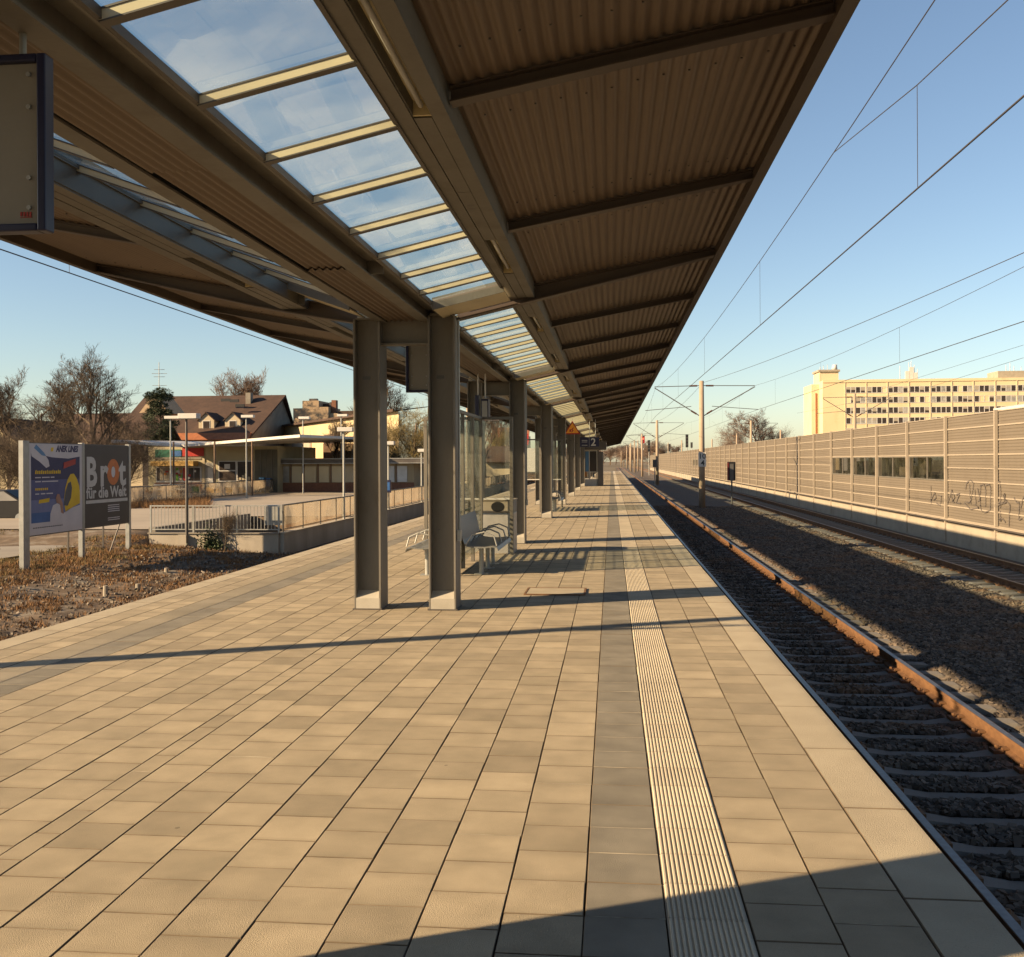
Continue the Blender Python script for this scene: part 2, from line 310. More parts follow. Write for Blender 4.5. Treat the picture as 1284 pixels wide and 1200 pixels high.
o=stones('loose_stones',-13.6,-9.4,11,30,1500,.018,.045,lambda x,y:np.interp(-x,[9.6,14],[-1.12,-.88]),mat('pale_stone',(.22,.185,.145),(.12,.10,.075),3,.9,tone=.6)); tag(o,'pale rubble scattered over the weedy bank left of the platform','rubble')

g=MB(); g.poly([(-19.2,-8,-.80),(-15.9,-8,-.80),(-15.9,29,-.80),(-19.2,29,-.80)]); g.poly([(-19.2,29,-.80),(-15.9,29,-.80),(-15.4,32,-.47),(-21,32,-.47)]); tag(g.build('footpath',M['asph']),kind='structure')
g=MB(); g.poly([(-24,31,-.47),(-14.42,31,-.47),(-14.42,38.6,-.47),(-24,38.6,-.47)]); g.poly([(-24,38.6,-.47),(-10.3,38.6,-.47),(-10.3,140,-.47),(-24,140,-.47)])
tag(g.build('plaza',M['plaza']),kind='structure')

# ---------------------------------------------------------------- platform
g=MB(); g.box(-5.74,1.36,YS,YE,-1.5,-.028); g.box(-5.74,-5.5,YS,YE,-.0279,-.02); tag(g.build('platform',M['joint']),kind='structure')
g=MB(); g.box(1.361,1.372,YS,YE,-1.5,-.09); g.box(-5.752,-5.741,YS,YE,-1.5,-.09); tag(g.build('platform_side_wall',M['conc']),kind='structure')
def paving(cols, ystep, mname, name, cham=.002, gap=.0016, edge=.065):
    V=[];Fq=[];T=[];MI=[]
    for ci,(x0,x1) in enumerate(cols):
        off=((ci%2)*.5+random.uniform(-.06,.06))*ystep; y=YS-off
        while y<YE:
            gp=gap+random.uniform(0,.0012)
            a,b=max(y,YS)+gp,min(y+ystep,YE)-gp
            if b-a>.14:
                z=random.uniform(-.0008,.0008); t=random.random()*.65+.35*random.random(); e1=t*.66-.10*random.random(); e2=t*.72-.08*random.random()
                jx=random.uniform(-.0012,.0012); xa,xb=x0+gap+.001+jx,x1-gap-.001+jx; c=cham*random.uniform(.8,1.4); zt=z+random.uniform(-.0005,.0005)
                n=len(V)
                ys_=[a+c,a+edge*random.uniform(.6,1.2),b-edge*random.uniform(.6,1.2),b-c]; ts=[e1,t,t,e2]
                for yy,tt in zip(ys_,ts):
                    u=(yy-a)/(b-a); zz=z*(1-u)+zt*u
                    V+=[(xa+c,yy,zz),(xb-c,yy,zz)]; T+=[tt*random.uniform(.9,1),tt]
                V+=[(xa,a,z-c),(xb,a,z-c),(xb,b,zt-c),(xa,b,zt-c),(xa,a,-.03),(xb,a,-.03),(xb,b,-.03),(xa,b,-.03)]; T+=[e1]*8
                for k in range(3): Fq.append((n+2*k,n+2*k+1,n+2*k+3,n+2*k+2)); MI.append(0)
                lo=[n+8,n+9,n+10,n+11]; dn=[n+12,n+13,n+14,n+15]
                lm=2 if (mname=='paver_dark' and random.random()<.6) or random.random()<.07 else 1
                Fq+=[(lo[0],lo[1],n+1,n),(lo[2],lo[3],n+6,n+7)]; MI+=[lm,lm]
                Fq+=[(lo[1],lo[2],n+7,n+1),(lo[3],lo[0],n,n+6)]; MI+=[1,1]
                for k in range(4): q=(k+1)%4; Fq.append((dn[k],dn[q],lo[q],lo[k])); MI.append(1)
            y+=ystep
    o=np_mesh(name,np.array(V),np.array(Fq),[M[mname],M['paver_edge'],M['lime_joint']])
    me=o.data; at=me.attributes.new('tone','FLOAT','POINT'); at.data.foreach_set('value',np.array(T,dtype=np.float32)); me.polygons.foreach_set('material_index',MI); me.update()
    return tag(o,kind='structure')
L=[-.11-.3*i for i in range(8)]
cols=[(.79,1.10),(.49,.79)]+[(L[i+1],L[i]) for i in range(7)]
xl=[-2.21,-2.49,-2.62,-2.92,-3.22,-3.52,-3.81,-4.10,-4.39]
cols+=[(xl[i+1],xl[i]) for i in range(8)]+[(-5.23,-4.98),(-5.49,-5.23)]
paving(cols,.30,'paver','platform_paving')
paving([(-.11,.19),(-4.68,-4.39)],.30,'paver_dark','dark_guide_strip')
paving([(1.10,1.40),(-5.78,-5.49)],1.0,'edge_slab','platform_edge',cham=.005,gap=.0015)
g=MB()
for (x0,x1) in ((.19,.49),(-4.98,-4.68)):
    y=YS
    while y<YE:
        a,b=y+.0025,y+.2975; t=random.random()
        g.box(x0+.003,x1-.003,a,b,-.03,-.005)
        g.t[-6:]=[t]*6
        if y<60:
            nr=15; p=(x1-x0-.012)/nr
            for k in range(nr):
                xa=x0+.006+k*p
                q=[(xa+p*.12,-.006),(xa+p*.30,.001),(xa+p*.66,.001),(xa+p*.84,-.006)]
                for i in range(3): g.poly([(q[i][0],a,q[i][1]),(q[i+1][0],a,q[i+1][1]),(q[i+1][0],b,q[i+1][1]),(q[i][0],b,q[i][1])],0,t)
        else: g.box(x0+.006,x1-.006,a,b,-.005,-.001)
        y+=.30
tag(g.build('tactile_strip',M['tactile'],tone=True),kind='structure')

# hatch in the paving
h=WZ(664,749.5,.004); 
r=empty('platform_hatch',(-.72,12.75,0),0,'flat beige hatch with a rusty rim set in the platform paving past the first columns','hatch')
g=MB(); g.box(-.36,.36,-.30,.30,.0035,.012); g.build('cover',M['edge_slab'],r,bevel=.002)
g=MB()
for a in ((-.385,-.362,-.325,.325),(.362,.385,-.325,.325),(-.362,.362,-.325,-.302),(-.362,.362,.302,.325)): g.box(*a,.0035,.016)
g.build('rim',M['rail'],r)

# ---------------------------------------------------------------- tracks
def railprof(c):
    h=.154
    return [(c-.07,-.96-h),(c+.07,-.96-h),(c+.07,-.96-h+.012),(c+.012,-.96-h+.032),(c+.012,-1.005),(c+.036,-.995),(c+.036,-.9615),(c-.036,-.9615),(c-.036,-.995),(c-.012,-1.005),(c-.012,-.96-h+.032),(c-.07,-.96-h+.012)]
def sleeper_mesh(detail=True):
    g=MB(); L_=1.3
    sec=[(-1.3,.125,.0),(-1.25,.13,.03),(-.95,.135,.038),(-.62,.13,.03),(-.35,.105,-.005),(.35,.105,-.005),(.62,.13,.03),(.95,.135,.038),(1.25,.13,.03),(1.3,.125,.0)]
    Z0=-1.146
    for (xa,wa,ha),(xb,wb,hb) in zip(sec[:-1],sec[1:]):
        g.poly([(xa,-wa+.03,Z0+ha),(xb,-wb+.03,Z0+hb),(xb,wb-.03,Z0+hb),(xa,wa-.03,Z0+ha)])
        for s in (-1,1): g.poly([(xa,s*(wa-.03),Z0+ha),(xb,s*(wb-.03),Z0+hb),(xb,s*wb,Z0-.15),(xa,s*wa,Z0-.15)])
    for s in (-1.3,1.3): g.poly([(s,-.1,Z0),(s,.1,Z0),(s,.13,Z0-.15),(s,-.13,Z0-.15)])
    if detail:
        for rx in (-.75,.75):
            for s in (-1,1):
                g.box(rx+s*.125-.045,rx+s*.125+.045,-.07,.07,Z0+.03,Z0+.062,1)
                g.tube((rx+s*.12,0,Z0+.06),(rx+s*.12,0,Z0+.10),.018,n=6,mi=1)
                g.box(rx+s*.06-.02,rx+s*.06+.045*1,-.045,.045,Z0+.06,Z0+.078,1)
    return g
for c,lab,first in ((3.0,'nearer track beside the platform, rusty rails on concrete sleepers',2.1),(9.3,'farther track at the foot of the long barrier, rails in shadow',12.0)):
    t=empty('railway_track',(c,0,0),0,lab,'railway track','tracks right of the platform')
    for s in (-.75,.75):
        g=MB(); g.extr(railprof(s),YS,420)
        ra=g.build('rail',M['rail'],t)
        g=MB(); g.box(s-.030,s+.030,YS,420,-.9614,-.9595); g.build('running_surface',M['railtop'],ra)
    proto=sleeper_mesh().build('sleeper',[M['sleeper'],M['rail']],t)
    far=MB(); i=0; y=first
    while y<300:
        if i==0: proto.location=(0,y,0)
        elif i<100:
            q=proto.copy(); COL.objects.link(q); q.parent=t; q.location=(0,y,0)
        else: far.box(-1.3,1.3,y-.12,y+.12,-1.3,-1.115)
        y+=SP; i+=1
    tag(far.build('distant_sleepers',M['sleeper'],t),kind='stuff')
# left track (mostly hidden below the platform edge)
t=empty('railway_track',(-7.4,0,0),0,'track left of the platform in front of the low concrete retaining wall','railway track','tracks left of the platform')
for s in (-.75,.75):
    g=MB(); g.extr(railprof(s),YS,300); ra=g.build('rail',M['rail'],t)
    g=MB(); g.box(s-.030,s+.030,YS,300,-.9614,-.9595); g.build('running_surface',M['railtop'],ra)
g=MB(); y=-6
while y<200: g.box(-1.3,1.3,y-.12,y+.12,-1.3,-1.115); y+=SP
tag(g.build('hidden_sleepers',M['sleeper'],t),kind='stuff')

# ---------------------------------------------------------------- canopy
BAY=9.0; CY0=-6.7; NB=17          # rafter centres 2.3+9k ; k from -1
RY=[2.3+BAY*k for k in range(-1,NB-1)]      # -6.7 ... 137.3
CE=RY[-1]+1.5; CS=RY[0]-1.5
can=empty('station_canopy',(-2.33,0,0),0,'long butterfly-roofed platform canopy of brown corrugated sheet on paired steel columns','canopy')
can.location=(0,0,0)
SR=lambda x: 3.35+(.23*(x+1.92) if x<-.87 else .2415+.185*(x+.87))
SL=lambda x: 3.35+.172*(-2.78-x) if x>-3.8 else 3.525+.19*(-3.8-x)
# columns: H section, web facing along the platform
def column_mesh(x0,x1,y0,ztop,slant):
    g=MB(); y1=y0+.35; ym=(y0+y1)/2; t=.018
    for a,b in ((x0,x0+t),(x1-t,x1)):
        zt0=ztop
        g.box(a,b,y0,y1,.0,zt0)
    g.box(x0+t,x1-t,ym-.05,ym-.038,0,ztop)
    # rolled lips of the flanges
    for a,b in ((x0+t,x0+t+.006),(x1-t-.006,x1-t)):
        g.box(a,b,y0+.002,y0+.02,0,ztop-.002); 
    # gusset cap
    g.box(x0+.02,x1-.02,y0+.02,y1-.02,ztop+.0,ztop+.018)
    for s in (0,1):
        xx=x0 if s==0 else x1
    return g
cp=[]
for x0,x1 in ((-2.06,-1.75),(-2.92,-2.61)):
    g=column_mesh(x0,x1,-.2,3.30 if x0<-2.5 else 3.33,1); c=g.build('column',M['steel'],can,bevel=.003)
    g=MB(); X0,X1=x0+.019,x1-.019
    g.extr([(-.199,0),(-.199,.13),(-.077,.205),(-.077,0)],X0,X1,axis='x')
    g.box(X0,X1,-.062,.149,0,.13)
    p=g.build('base_plinth',M['plinth'],c)
    g=MB(); g.box(x0+.08,x0+.17,-.081,-.0755,2.62,2.66); 
    for zz in (.9,1.9,2.9): g.tube((x0+.1,-.075,zz),(x0+.1,-.082,zz),.008,n=6)
    g.build('bolt_plate',M['steel_gray'],c)
    g=MB(); g.box(x0-.015,x1+.015,-.22,.17,.001,.014)
    for bx in (x0-.005,x1+.005):
        pass
    g.build('foot_plate',M['dark_steel'],c)
    cp.append(c)
tb=MB(); tb.box(-2.609,-2.061,-.05,-.038,3.03,3.31); tb.box(-2.609,-2.061,-.12,.03,3.012,3.029); tb.box(-2.609,-2.061,-.12,.03,3.311,3.326); tb=tb.build('cross_beam',M['steel'],can)
# rafter right and left
def rafter(sgn):
    g=MB()
    if sgn>0: xa,xb,fn=-1.749,1.15,SR
    else: xa,xb,fn=-2.921,-6.05,SL
    n=8; X=[xa+(xb-xa)*i/n for i in range(n+1)]
    tp=[max(0,(i/n-.3)/.7)*.085 for i in range(n+1)]
    for i in range(n):
        a,b=X[i],X[i+1]; za,zb_=fn(a),fn(b)
        for (w0,w1,h0,h1) in ((-.075,.075,-.10,-.085),(-.006,.006,-.085,.07),(-.075,.075,.07,.08)):
            p0,p1=(tp[i],tp[i+1]) if h0<0 else (0,0); q0,q1=(tp[i],tp[i+1]) if h1<0 else (0,0)
            P=[(a,w0,za+h0+p0),(b,w0,zb_+h0+p1),(b,w1,zb_+h0+p1),(a,w1,za+h0+p0),(a,w0,za+h1+q0),(b,w0,zb_+h1+q1),(b,w1,zb_+h1+q1),(a,w1,za+h1+q0)]
            k=len(g.v); g.v+=P
            for f in ((0,3,2,1),(4,5,6,7),(0,1,5,4),(1,2,6,5),(2,3,7,6),(3,0,4,7)): g.f.append(tuple(k+i2 for i2 in f)); g.m.append(0); g.t.append(.5)
    return g.build('rafter',M['brown'],can)
def purlin(sgn):
    g=MB()
    if sgn>0: xa,xb,fn=-.85,1.155,SR
    else: xa,xb,fn=-3.81,-6.05,SL
    za,zb_=fn(xa),fn(xb)
    for (w0,w1,h0,h1) in ((-.05,.05,.0,.01),(-.005,.005,.01,.075),(-.05,.05,.075,.083)):
        P=[(xa,w0,za+h0),(xb,w0,zb_+h0),(xb,w1,zb_+h0),(xa,w1,za+h0),(xa,w0,za+h1),(xb,w0,zb_+h1),(xb,w1,zb_+h1),(xa,w1,za+h1)]
        k=len(g.v); g.v+=P
        for f in ((0,3,2,1),(4,5,6,7),(0,1,5,4),(1,2,6,5),(2,3,7,6),(3,0,4,7)): g.f.append(tuple(k+i for i in f)); g.m.append(0); g.t.append(.5)
    return g.build('purlin',M['brown'],can)
# soffit plate ahead of each rafter in the skylight zone
def soffit(sgn):
    g=MB()
    if sgn>0: xa,xb,fn=-1.90,-1.13,SR
    else: xa,xb,fn=-2.80,-3.49,(lambda x: 3.365+.36*(-2.795-x))
    za,zb_=fn(xa)-.0,fn(xb)-.0
    for (w0,w1,h0,h1,mi) in ((-.80,-.785,-.06,.07,1),(-.785,-.10,-.045,-.03,0)):
        P=[(xa,w0,za+h0),(xb,w0,zb_+h0),(xb,w1,zb_+h0),(xa,w1,za+h0),(xa,w0,za+h1),(xb,w0,zb_+h1),(xb,w1,zb_+h1),(xa,w1,za+h1)]
        k=len(g.v); g.v+=P
        for f in ((0,3,2,1),(4,5,6,7),(0,1,5,4),(1,2,6,5),(2,3,7,6),(3,0,4,7)): g.f.append(tuple(k+i for i in f)); g.m.append(mi); g.t.append(.5)
    return g.build('soffit_panel',[M['rib'],M['steel']],can)
# skylight frame (glazing bars) and glass for one bay, origin at the rafter, covering the bay behind it
def skylight(sgn):
    g=MB()
    if sgn>0: xa,xb,fn=-1.905,-1.16,SR
    else: xa,xb,fn=-2.795,-3.50,SL
    if sgn<0: fn=lambda x: 3.365+.36*(-2.795-x)
    za,zb_=fn(xa),fn(xb)
    ysl=[-1.48-.89*k for k in range(9)]
    for y in ysl:
        for (w0,w1,h0,h1,mi) in ((-.024,.024,-.014,.026,0),(-.028,.028,.026,.034,1),(-.026,.026,-.021,-.014,1)):
            P=[(xa,y+w0,za+h0),(xb,y+w0,zb_+h0),(xb,y+w1,zb_+h0),(xa,y+w1,za+h0),(xa,y+w0,za+h1),(xb,y+w0,zb_+h1),(xb,y+w1,zb_+h1),(xa,y+w1,za+h1)]
            k=len(g.v); g.v+=P
            for f in ((0,3,2,1),(4,5,6,7),(0,1,5,4),(1,2,6,5),(2,3,7,6),(3,0,4,7)): g.f.append(tuple(k+i for i in f)); g.m.append(mi); g.t.append(.5)
    for xe in (xa,xb):
        ze=fn(xe); a_,b_=sorted((xe-.012,xe+.012)); g.box(a_,b_,-8.9,-.8,ze-.008,ze+.034,1)
    o=g.build('skylight',[M['rib'],M['dark_steel']],can)
    g=MB(); ed=[-.80]+ysl+[-9.0+.08]
    for a,b in zip(ed[:-1],ed[1:]):
        dz=random.uniform(-.004,.004)
        g.poly([(xa,b+.01,za+.036+dz),(xb,b+.01,zb_+.036+dz),(xb,a-.01,zb_+.036),(xa,a-.01,za+.036)])
    g.build('glass',M['skyglass'],o)
    return o
pr={}
pr['raf']=[rafter(1),rafter(-1)]; pr['sof']=[soffit(1),soffit(-1)]; pr['sky']=[skylight(1),skylight(-1)]
pr['pur']=[purlin(1),purlin(-1)]
protos=[(o,0) for o in cp+[tb]+pr['raf']+pr['sof']+pr['sky']]
for o,_ in protos: o.location.y=RY[1]
for k,y in enumerate(RY):
    if k==1: continue
    for o,_ in protos:
        if o.name.startswith('column') and k==0: pass
        c=copy_tree(o,can); c.location.y=y
n=0
for k in range(len(RY)-1):
    for j in (1,2):
        for o in pr['pur']:
            y=RY[k]+3*j
            if n<2: o.location.y=y
            else:
                c=o.copy(); COL.objects.link(c); c.parent=can; c.location.y=y
            n+=1
# corrugated sheets
def sheet(xa,xb,za,zb_,name,seg=9.0,lift=.012,pitch=.076,amp=.010,over=.14):
    n=int(round(abs(xb-xa)/pitch)); m=n*8
    ts=np.linspace(0,1,m+1); xs=xa+(xb-xa)*ts; zs=za+(zb_-za)*ts+amp*np.cos(ts*n*2*np.pi)
    V=[];Fq=[]; y=CS; k=0
    while y<CE-.01:
        y1=min(RY[0]+3*(k+0) if k else RY[0],CE); dz=lift*(k%2)
        b=len(V)
        for x,z in zip(xs,zs): V.append((x,y-(over if k else 0),z+dz)); V.append((x,y1,z+dz))
        for i in range(m): Fq.append((b+2*i,b+2*i+1,b+2*i+3,b+2*i+2))
        y=y1;k+=1
    return np_mesh(name,np.array(V),np.array(Fq),M['sheet'],can,smooth=True)
sheet(-.86,1.20,SR(-.86)+.096,SR(1.20)+.096,'roof_sheet',seg=3.0,lift=.002)
sheet(-3.83,-6.10,SL(-3.83)+.096,SL(-6.10)+.096,'roof_sheet',seg=3.0,lift=.002)
sheet(-2.56,-2.176,3.295,3.295,'gutter_sheet',seg=3.0,lift=.016,amp=.011,pitch=.064)
g=MB(); g.box(-.885,-.862,CS,CE,3.6,3.72); g.build('light_seal',M['dark_steel'],can)  # dark strip added to stop light leaking in beside the trough
g=MB(); g.box(-3.80,-3.79,CS,CE,3.5,3.72); g.build('light_seal',M['dark_steel'],can)  # matching strip added against light leaks on the left
g=MB(); g.box(-2.80,-2.788,CS,CE,3.375,3.46); g.box(-2.80,-2.70,CS,CE,3.46,3.465); g.build('light_seal',M['dark_steel'],can)  # added to block a sun streak reaching the hanging display
g=MB(); g.box(-1.94,-1.905,CS,CE,3.38,3.40); g.build('light_seal',M['dark_steel'],can)  # added to close the bright gap between girder and glass
sc=MB()
for k in range(8):
    for dy in (-.5,.5):
        for base,(xa,xb,fn) in enumerate(((-.80,1.12,SR),(-3.9,-6.0,SL))):
            for i in range(13):
                x=xa+(xb-xa)*(i+.5)/13; z=fn(x)+.086; y=RY[1]+3*(k-1)+dy+random.uniform(-.02,.02)
                sc.box(x-.006,x+.006,y-.006,y+.006,z-.004,z+.004)
tag(sc.build('sheet_screws',M['dark_steel'],can),kind='stuff')
for yy in RY[1:5]:
    g=MB(); g.tube((-1.72,yy-.12,3.28),(-1.72,yy-.12,.9),.012,n=8); g.box(-1.745,-1.70,yy-.16,yy-.08,.78,.90); g.build('cable_conduit',M['galv'],can)
# long girders
g=MB(); g.box(-2.18,-2.05,CS,CE,3.275,3.29); g.box(-2.10,-2.085,CS,CE,3.29,3.40); g.box(-2.2,-1.93,CS,CE,3.40,3.415); g.box(-1.935,-1.918,CS,CE,3.345,3.379)
for y in np.arange(RY[1]-2.9,CE,9.0): g.box(-2.084,-1.94,y-.006,y+.006,3.291,3.399)
g.build('girder',M['steel'],can)
g=MB(); g.box(-2.67,-2.555,CS,CE,3.275,3.29); g.box(-2.66,-2.645,CS,CE,3.29,3.36); g.box(-2.79,-2.646,CS,CE,3.36,3.38)
g.build('girder',M['steel'],can)
# roof gutter above
g=MB(); g.box(-2.74,-2.22,CS,CE,3.43,3.45); g.build('gutter',M['dark_steel'],can)
# right and left light trough beams
def trough(x0,x1,z,name):
    g=MB(); xi0,xi1=min(x0,x1),max(x0,x1); w=xi1-xi0
    g.box(xi0,xi0+.105,CS,CE,z,z+.012); g.box(xi1-.09,xi1,CS,CE,z,z+.012)
    g.box(xi0,xi0+.012,CS,CE,z+.013,z+.17); g.box(xi1-.012,xi1,CS,CE,z+.013,z+.17)
    g.box(xi0+.105,xi0+.112,CS,CE,z+.013,z+.12); g.box(xi1-.097,xi1-.09,CS,CE,z+.013,z+.12)
    g.box(xi0-.03,xi1+.03,CS,CE,z+.171,z+.182)
    return g.build(name,M['steel'],can)
trough(-1.165,-.86,3.53,'light_trough'); trough(-3.80,-3.50,3.45,'light_trough')
g=MB(); g.box(-3.497,-3.489,CS,CE,3.464,3.61); g.box(-3.53,-3.47,CS,CE,3.611,3.625); g.box(-3.535,-3.506,CS,CE,3.626,3.73)  # last box is added, unseen, to block sun above the web
for y in RY: g.box(-3.488,-3.42,y-.4,y-.385,3.45,3.60)
g.build('shaded_web',M['steel_gray'],can)  # trough side away from the sun, its shade put in as darker grey
nl=0
for (xa,xb,z) in ((-1.053,-.955,3.53),(-3.686,-3.60,3.45)):
    y=CS; k=0
    while y<min(CE,CE)-.2:
        ph=k%3
        if ph==2 and nl<90:
            g=MB(); g.box(xa,xb,y,y+1.5,z+.09,z+.10); g.box(xa,xb,y-.0,y+.02,z+.01,z+.09); g.box(xa,xb,y+1.48,y+1.5,z+.01,z+.09)
            lf=g.build('light_fixture',M['tube_white'],can); nl+=1
            g=MB(); g.tube(((xa+xb)/2,y+.06,z+.05),((xa+xb)/2,y+1.44,z+.05),.016,n=10); g.build('tube',M['white'],lf,smooth=True)
            y+=1.5
        else:
            ln=1.5
            g=MB(); g.box(xa,xb,y+.004,min(y+ln,CE)-.004,z+.002,z+.006)
            if ph==1:
                for q in (.35,.45): g.disc(((xa+xb)/2,y+q,z+.0012),(0,0,-1),.028,mi=1)
            for q in (.12,ln-.12): g.disc(((xa+xb)/2,y+q,z+.0012),(0,0,-1),.006,n=8,mi=1)
            if y<75: g.build('cover_panel',[M['rib'] if False else M['steel'],M['dark_steel']],can)
            y+=ln
        k+=1
# fascias
g=MB(); z=SR(1.15)
g.extr([(1.155,z-.02),(1.245,z+.0),(1.25,z+.115),(1.235,z+.115),(1.23,z+.025),(1.17,z+.008),(1.17,z+.07),(1.155,z+.07)],CS,CE); g.build('fascia',M['brown'],can)
g=MB(); z=SL(-6.05)
g.extr([(-6.05,z-.02),(-6.16,z-.005),(-6.17,z+.18),(-6.15,z+.18),(-6.145,z+.02),(-6.07,z+.008),(-6.07,z+.1),(-6.05,z+.1)],CS,CE); g.build('fascia',M['brown'],can)
# cable conduit along the sheet edge
g=MB(); g.tube((-3.88,CS,SL(-3.88)-.01),(-3.88,CE,SL(-3.88)-.01),.012); g.build('conduit',M['galv'],can)

# hanging indicator housings
def indicator(y):
    t=empty('hanging_display',(-2.285,y,2.53),0)
    g=MB(); g.box(-.20,.20,.012,.048,.03,.62); 
    for x in (-.16,.02,.16):
        for z in (.09,.2,.46,.58): g.tube((x,.0125,z),(x,.004,z),.009,n=8,mi=1)
    g.build('housing',[mat('display_housing',(.24,.22,.18),(.21,.195,.16),2,.5,fine=.05),M['galv']],t)
    g=MB(); g.box(-.235,-.201,-.012,.05,0,.65); g.box(.201,.235,-.012,.05,0,.65); g.box(-.2,.2,-.012,.05,0,.029); g.box(-.2,.2,-.012,.05,.621,.65)
    g.build('rim',M['navy'],t,bevel=.006)
    g=MB()
    for k in range(4): g.box(.125+k*.012,.132+k*.012,.0090,.0115,.06-(.001*k),.075)
    g.box(.125,.17,.0090,.0115,.054,.056); g.build('maker_mark',M['red'],t)
    g=MB()
    for x in (-.12,.12):
        g=MB(); g.tube((x,.04,.651),(x,.04,.78),.013,n=10); g.build('hanger',M['galv'],t)
    return t
tag(indicator(3.46),'nearest hanging display housing, grey with screws and a navy rim, at the upper left','display','display housings under the canopy')
tag(indicator(12.1),'second hanging display housing, seen between the first pair of columns','display','display housings under the canopy')
t=empty('hanging_display',(-2.40,18.3,2.5),0,'small dark twin monitor on two bright rods behind the first right column','display','monitors under the canopy')
g=MB(); g.box(-.11,-.035,-.05,.2,0,.40); g.box(.0,.14,-.03,.25,-.05,.33); g.build('housing',M['navy'],t,bevel=.006)
g=MB(); g.tube((-.06,.05,.401),(-.06,.05,.81),.014); g.tube((.07,.08,.331),(.07,.08,.81),.014); g.build('rod',M['white'],t)
g=MB(); g.box(.02,.12,-.034,-.0305,.0,.29); g.build('screen',M['winlight'],t)

# ---------------------------------------------------------------- shelter, benches, bin
def wind_shelter(y0):
    t=empty('wind_shelter',(-2.33,y0,0),0)
    # frame posts, longitudinal wall x=0 and cross wall at y=L
    Lg=3.3
    for (px_,py_) in ((0,0),(0,1.1),(0,2.2),(0,Lg),(.55,Lg),(-1.0,Lg)):
        g=MB(); g.box(px_-.03,px_+.03,py_-.03,py_+.03,0,2.42); g.build('post',M['steel'],t,bevel=.003)
    g=MB(); g.box(-.03,.03,-.03,Lg+.03,2.421,2.47); g.box(-1.03,-.031,Lg-.03,Lg+.03,2.421,2.47); g.box(.031,.58,Lg-.03,Lg+.03,2.421,2.47); g.build('top_rail',M['steel'],t)
    segs=[((0,a+.035),(0,a+1.065)) for a in (0,1.1,2.2)]+[((.035,Lg),(.515,Lg)),((-.965,Lg),(-.035,Lg))]
    for (x0,ya),(x1,yb) in segs:
        g=MB()
        if x0==x1: g.box(-.004,.004,ya,yb,.12,2.4)
        else: g.box(x0,x1,Lg-.004,Lg+.004,1.02,2.4)
        p=g.build('pane',M['paneglass'],t)
        g=MB(); z=.2
        if x0!=x1:
            g.box(x0,x1,Lg-.02,Lg+.02,.99,1.019); g.build('sill',M['white'],p); continue
        while z<2.35:
            g.box(-.0075,-.0045,ya+.01,yb-.01,z,z+(.036 if z<.92 else .007)); z+=.085
        g.build('printed_lines',M['frost'],p)
    return t
tag(wind_shelter(14.4),'glass wind screen with printed stripes just behind the first pair of columns','wind screen','glass wind screens on the platform')
tag(wind_shelter(32.6),'glass wind screen farther down the platform, beyond the third pair of columns','wind screen','glass wind screens on the platform')
def bench(x,y,side,label):
    t=empty('platform_bench',(x,y,0),0,label,'bench','perforated metal benches')
    s=side
    # seats : four curved shells along y
    def shell(prof,ya,yb,name):
        g=MB(); 
        for (a,b) in zip(prof[:-1],prof[1:]):
            g.poly([(a[0]*s,ya,a[1]),(b[0]*s,ya,b[1]),(b[0]*s,yb,b[1]),(a[0]*s,yb,a[1])]); 
            g.poly([(a[0]*s,ya,a[1]-.02),(b[0]*s,ya,b[1]-.02),(b[0]*s,yb,b[1]-.02),(a[0]*s,yb,a[1]-.02)])
            for q in (ya,yb): g.poly([(a[0]*s,q,a[1]),(b[0]*s,q,b[1]),(b[0]*s,q,b[1]-.02),(a[0]*s,q,a[1]-.02)])
        return g.build(name,M['perf'],t)
    Ln=1.9
    shell([(.12,.44),(.22,.425),(.38,.42),(.50,.435),(.56,.42),(.58,.38)],0,Ln,'seat')
    shell([(-.02,.86),(-.005,.80),(.03,.66),(.06,.52),(.09,.46),(.12,.442)],0,Ln,'backrest')
    for yy in (.0,.63,1.27,1.9):
        g=MB(); pts=[(.1*s,yy,.45),(.2*s,yy,.60),(.38*s,yy,.64),(.52*s,yy,.58),(.56*s,yy,.44)]
        g.path(pts,.011,8); g.build('armrest',M['galv'],t)
    for yy in (.25,1.0,1.65):
        g=MB(); g.tube((.3*s,yy,0),(.3*s,yy,.41),.035,n=14); g.box(.2*s if s>0 else -.4,.4*s if s>0 else -.2,yy-.08,yy+.08,0,.012); g.build('leg',M['galv'],t,smooth=False)
    g=MB(); g.box(min(.27*s,.33*s),max(.27*s,.33*s),.05,1.85,.385,.41); g.build('beam',M['galv'],t)
    return t
bench(-2.24,14.5,1,'grey perforated metal bench facing the right track, striped by the wind screen shadow')
bench(-2.42,14.3,-1,'sunlit metal bench facing the left track, behind the first right column')
bench(-2.24,32.8,1,'distant metal bench facing the right track beside the farther wind screen')
t=empty('waste_bin',(-2.06,17.95,0),0,'grey litter cabinet with a beige front panel and dark oval opening behind the bench','waste bin')
g=MB(); g.box(-.29,.29,0,.62,0,.74); g.build('cabinet',M['galv'],t,bevel=.01)
g=MB(); g.box(-.29,.29,0,.62,.742,.96); g.box(-.31,.31,-.02,.64,.962,.985); g.build('hood',M['conc_light'],t,bevel=.008)
g=MB(); g.disc((0,-.0035,.85),(0,-1,0),.12,sz=.78); g.build('opening',M['black'],t)
g=MB(); g.box(-.25,.25,.02,.6,-.0,.0035); g.build('foot',M['dark_steel'],t)

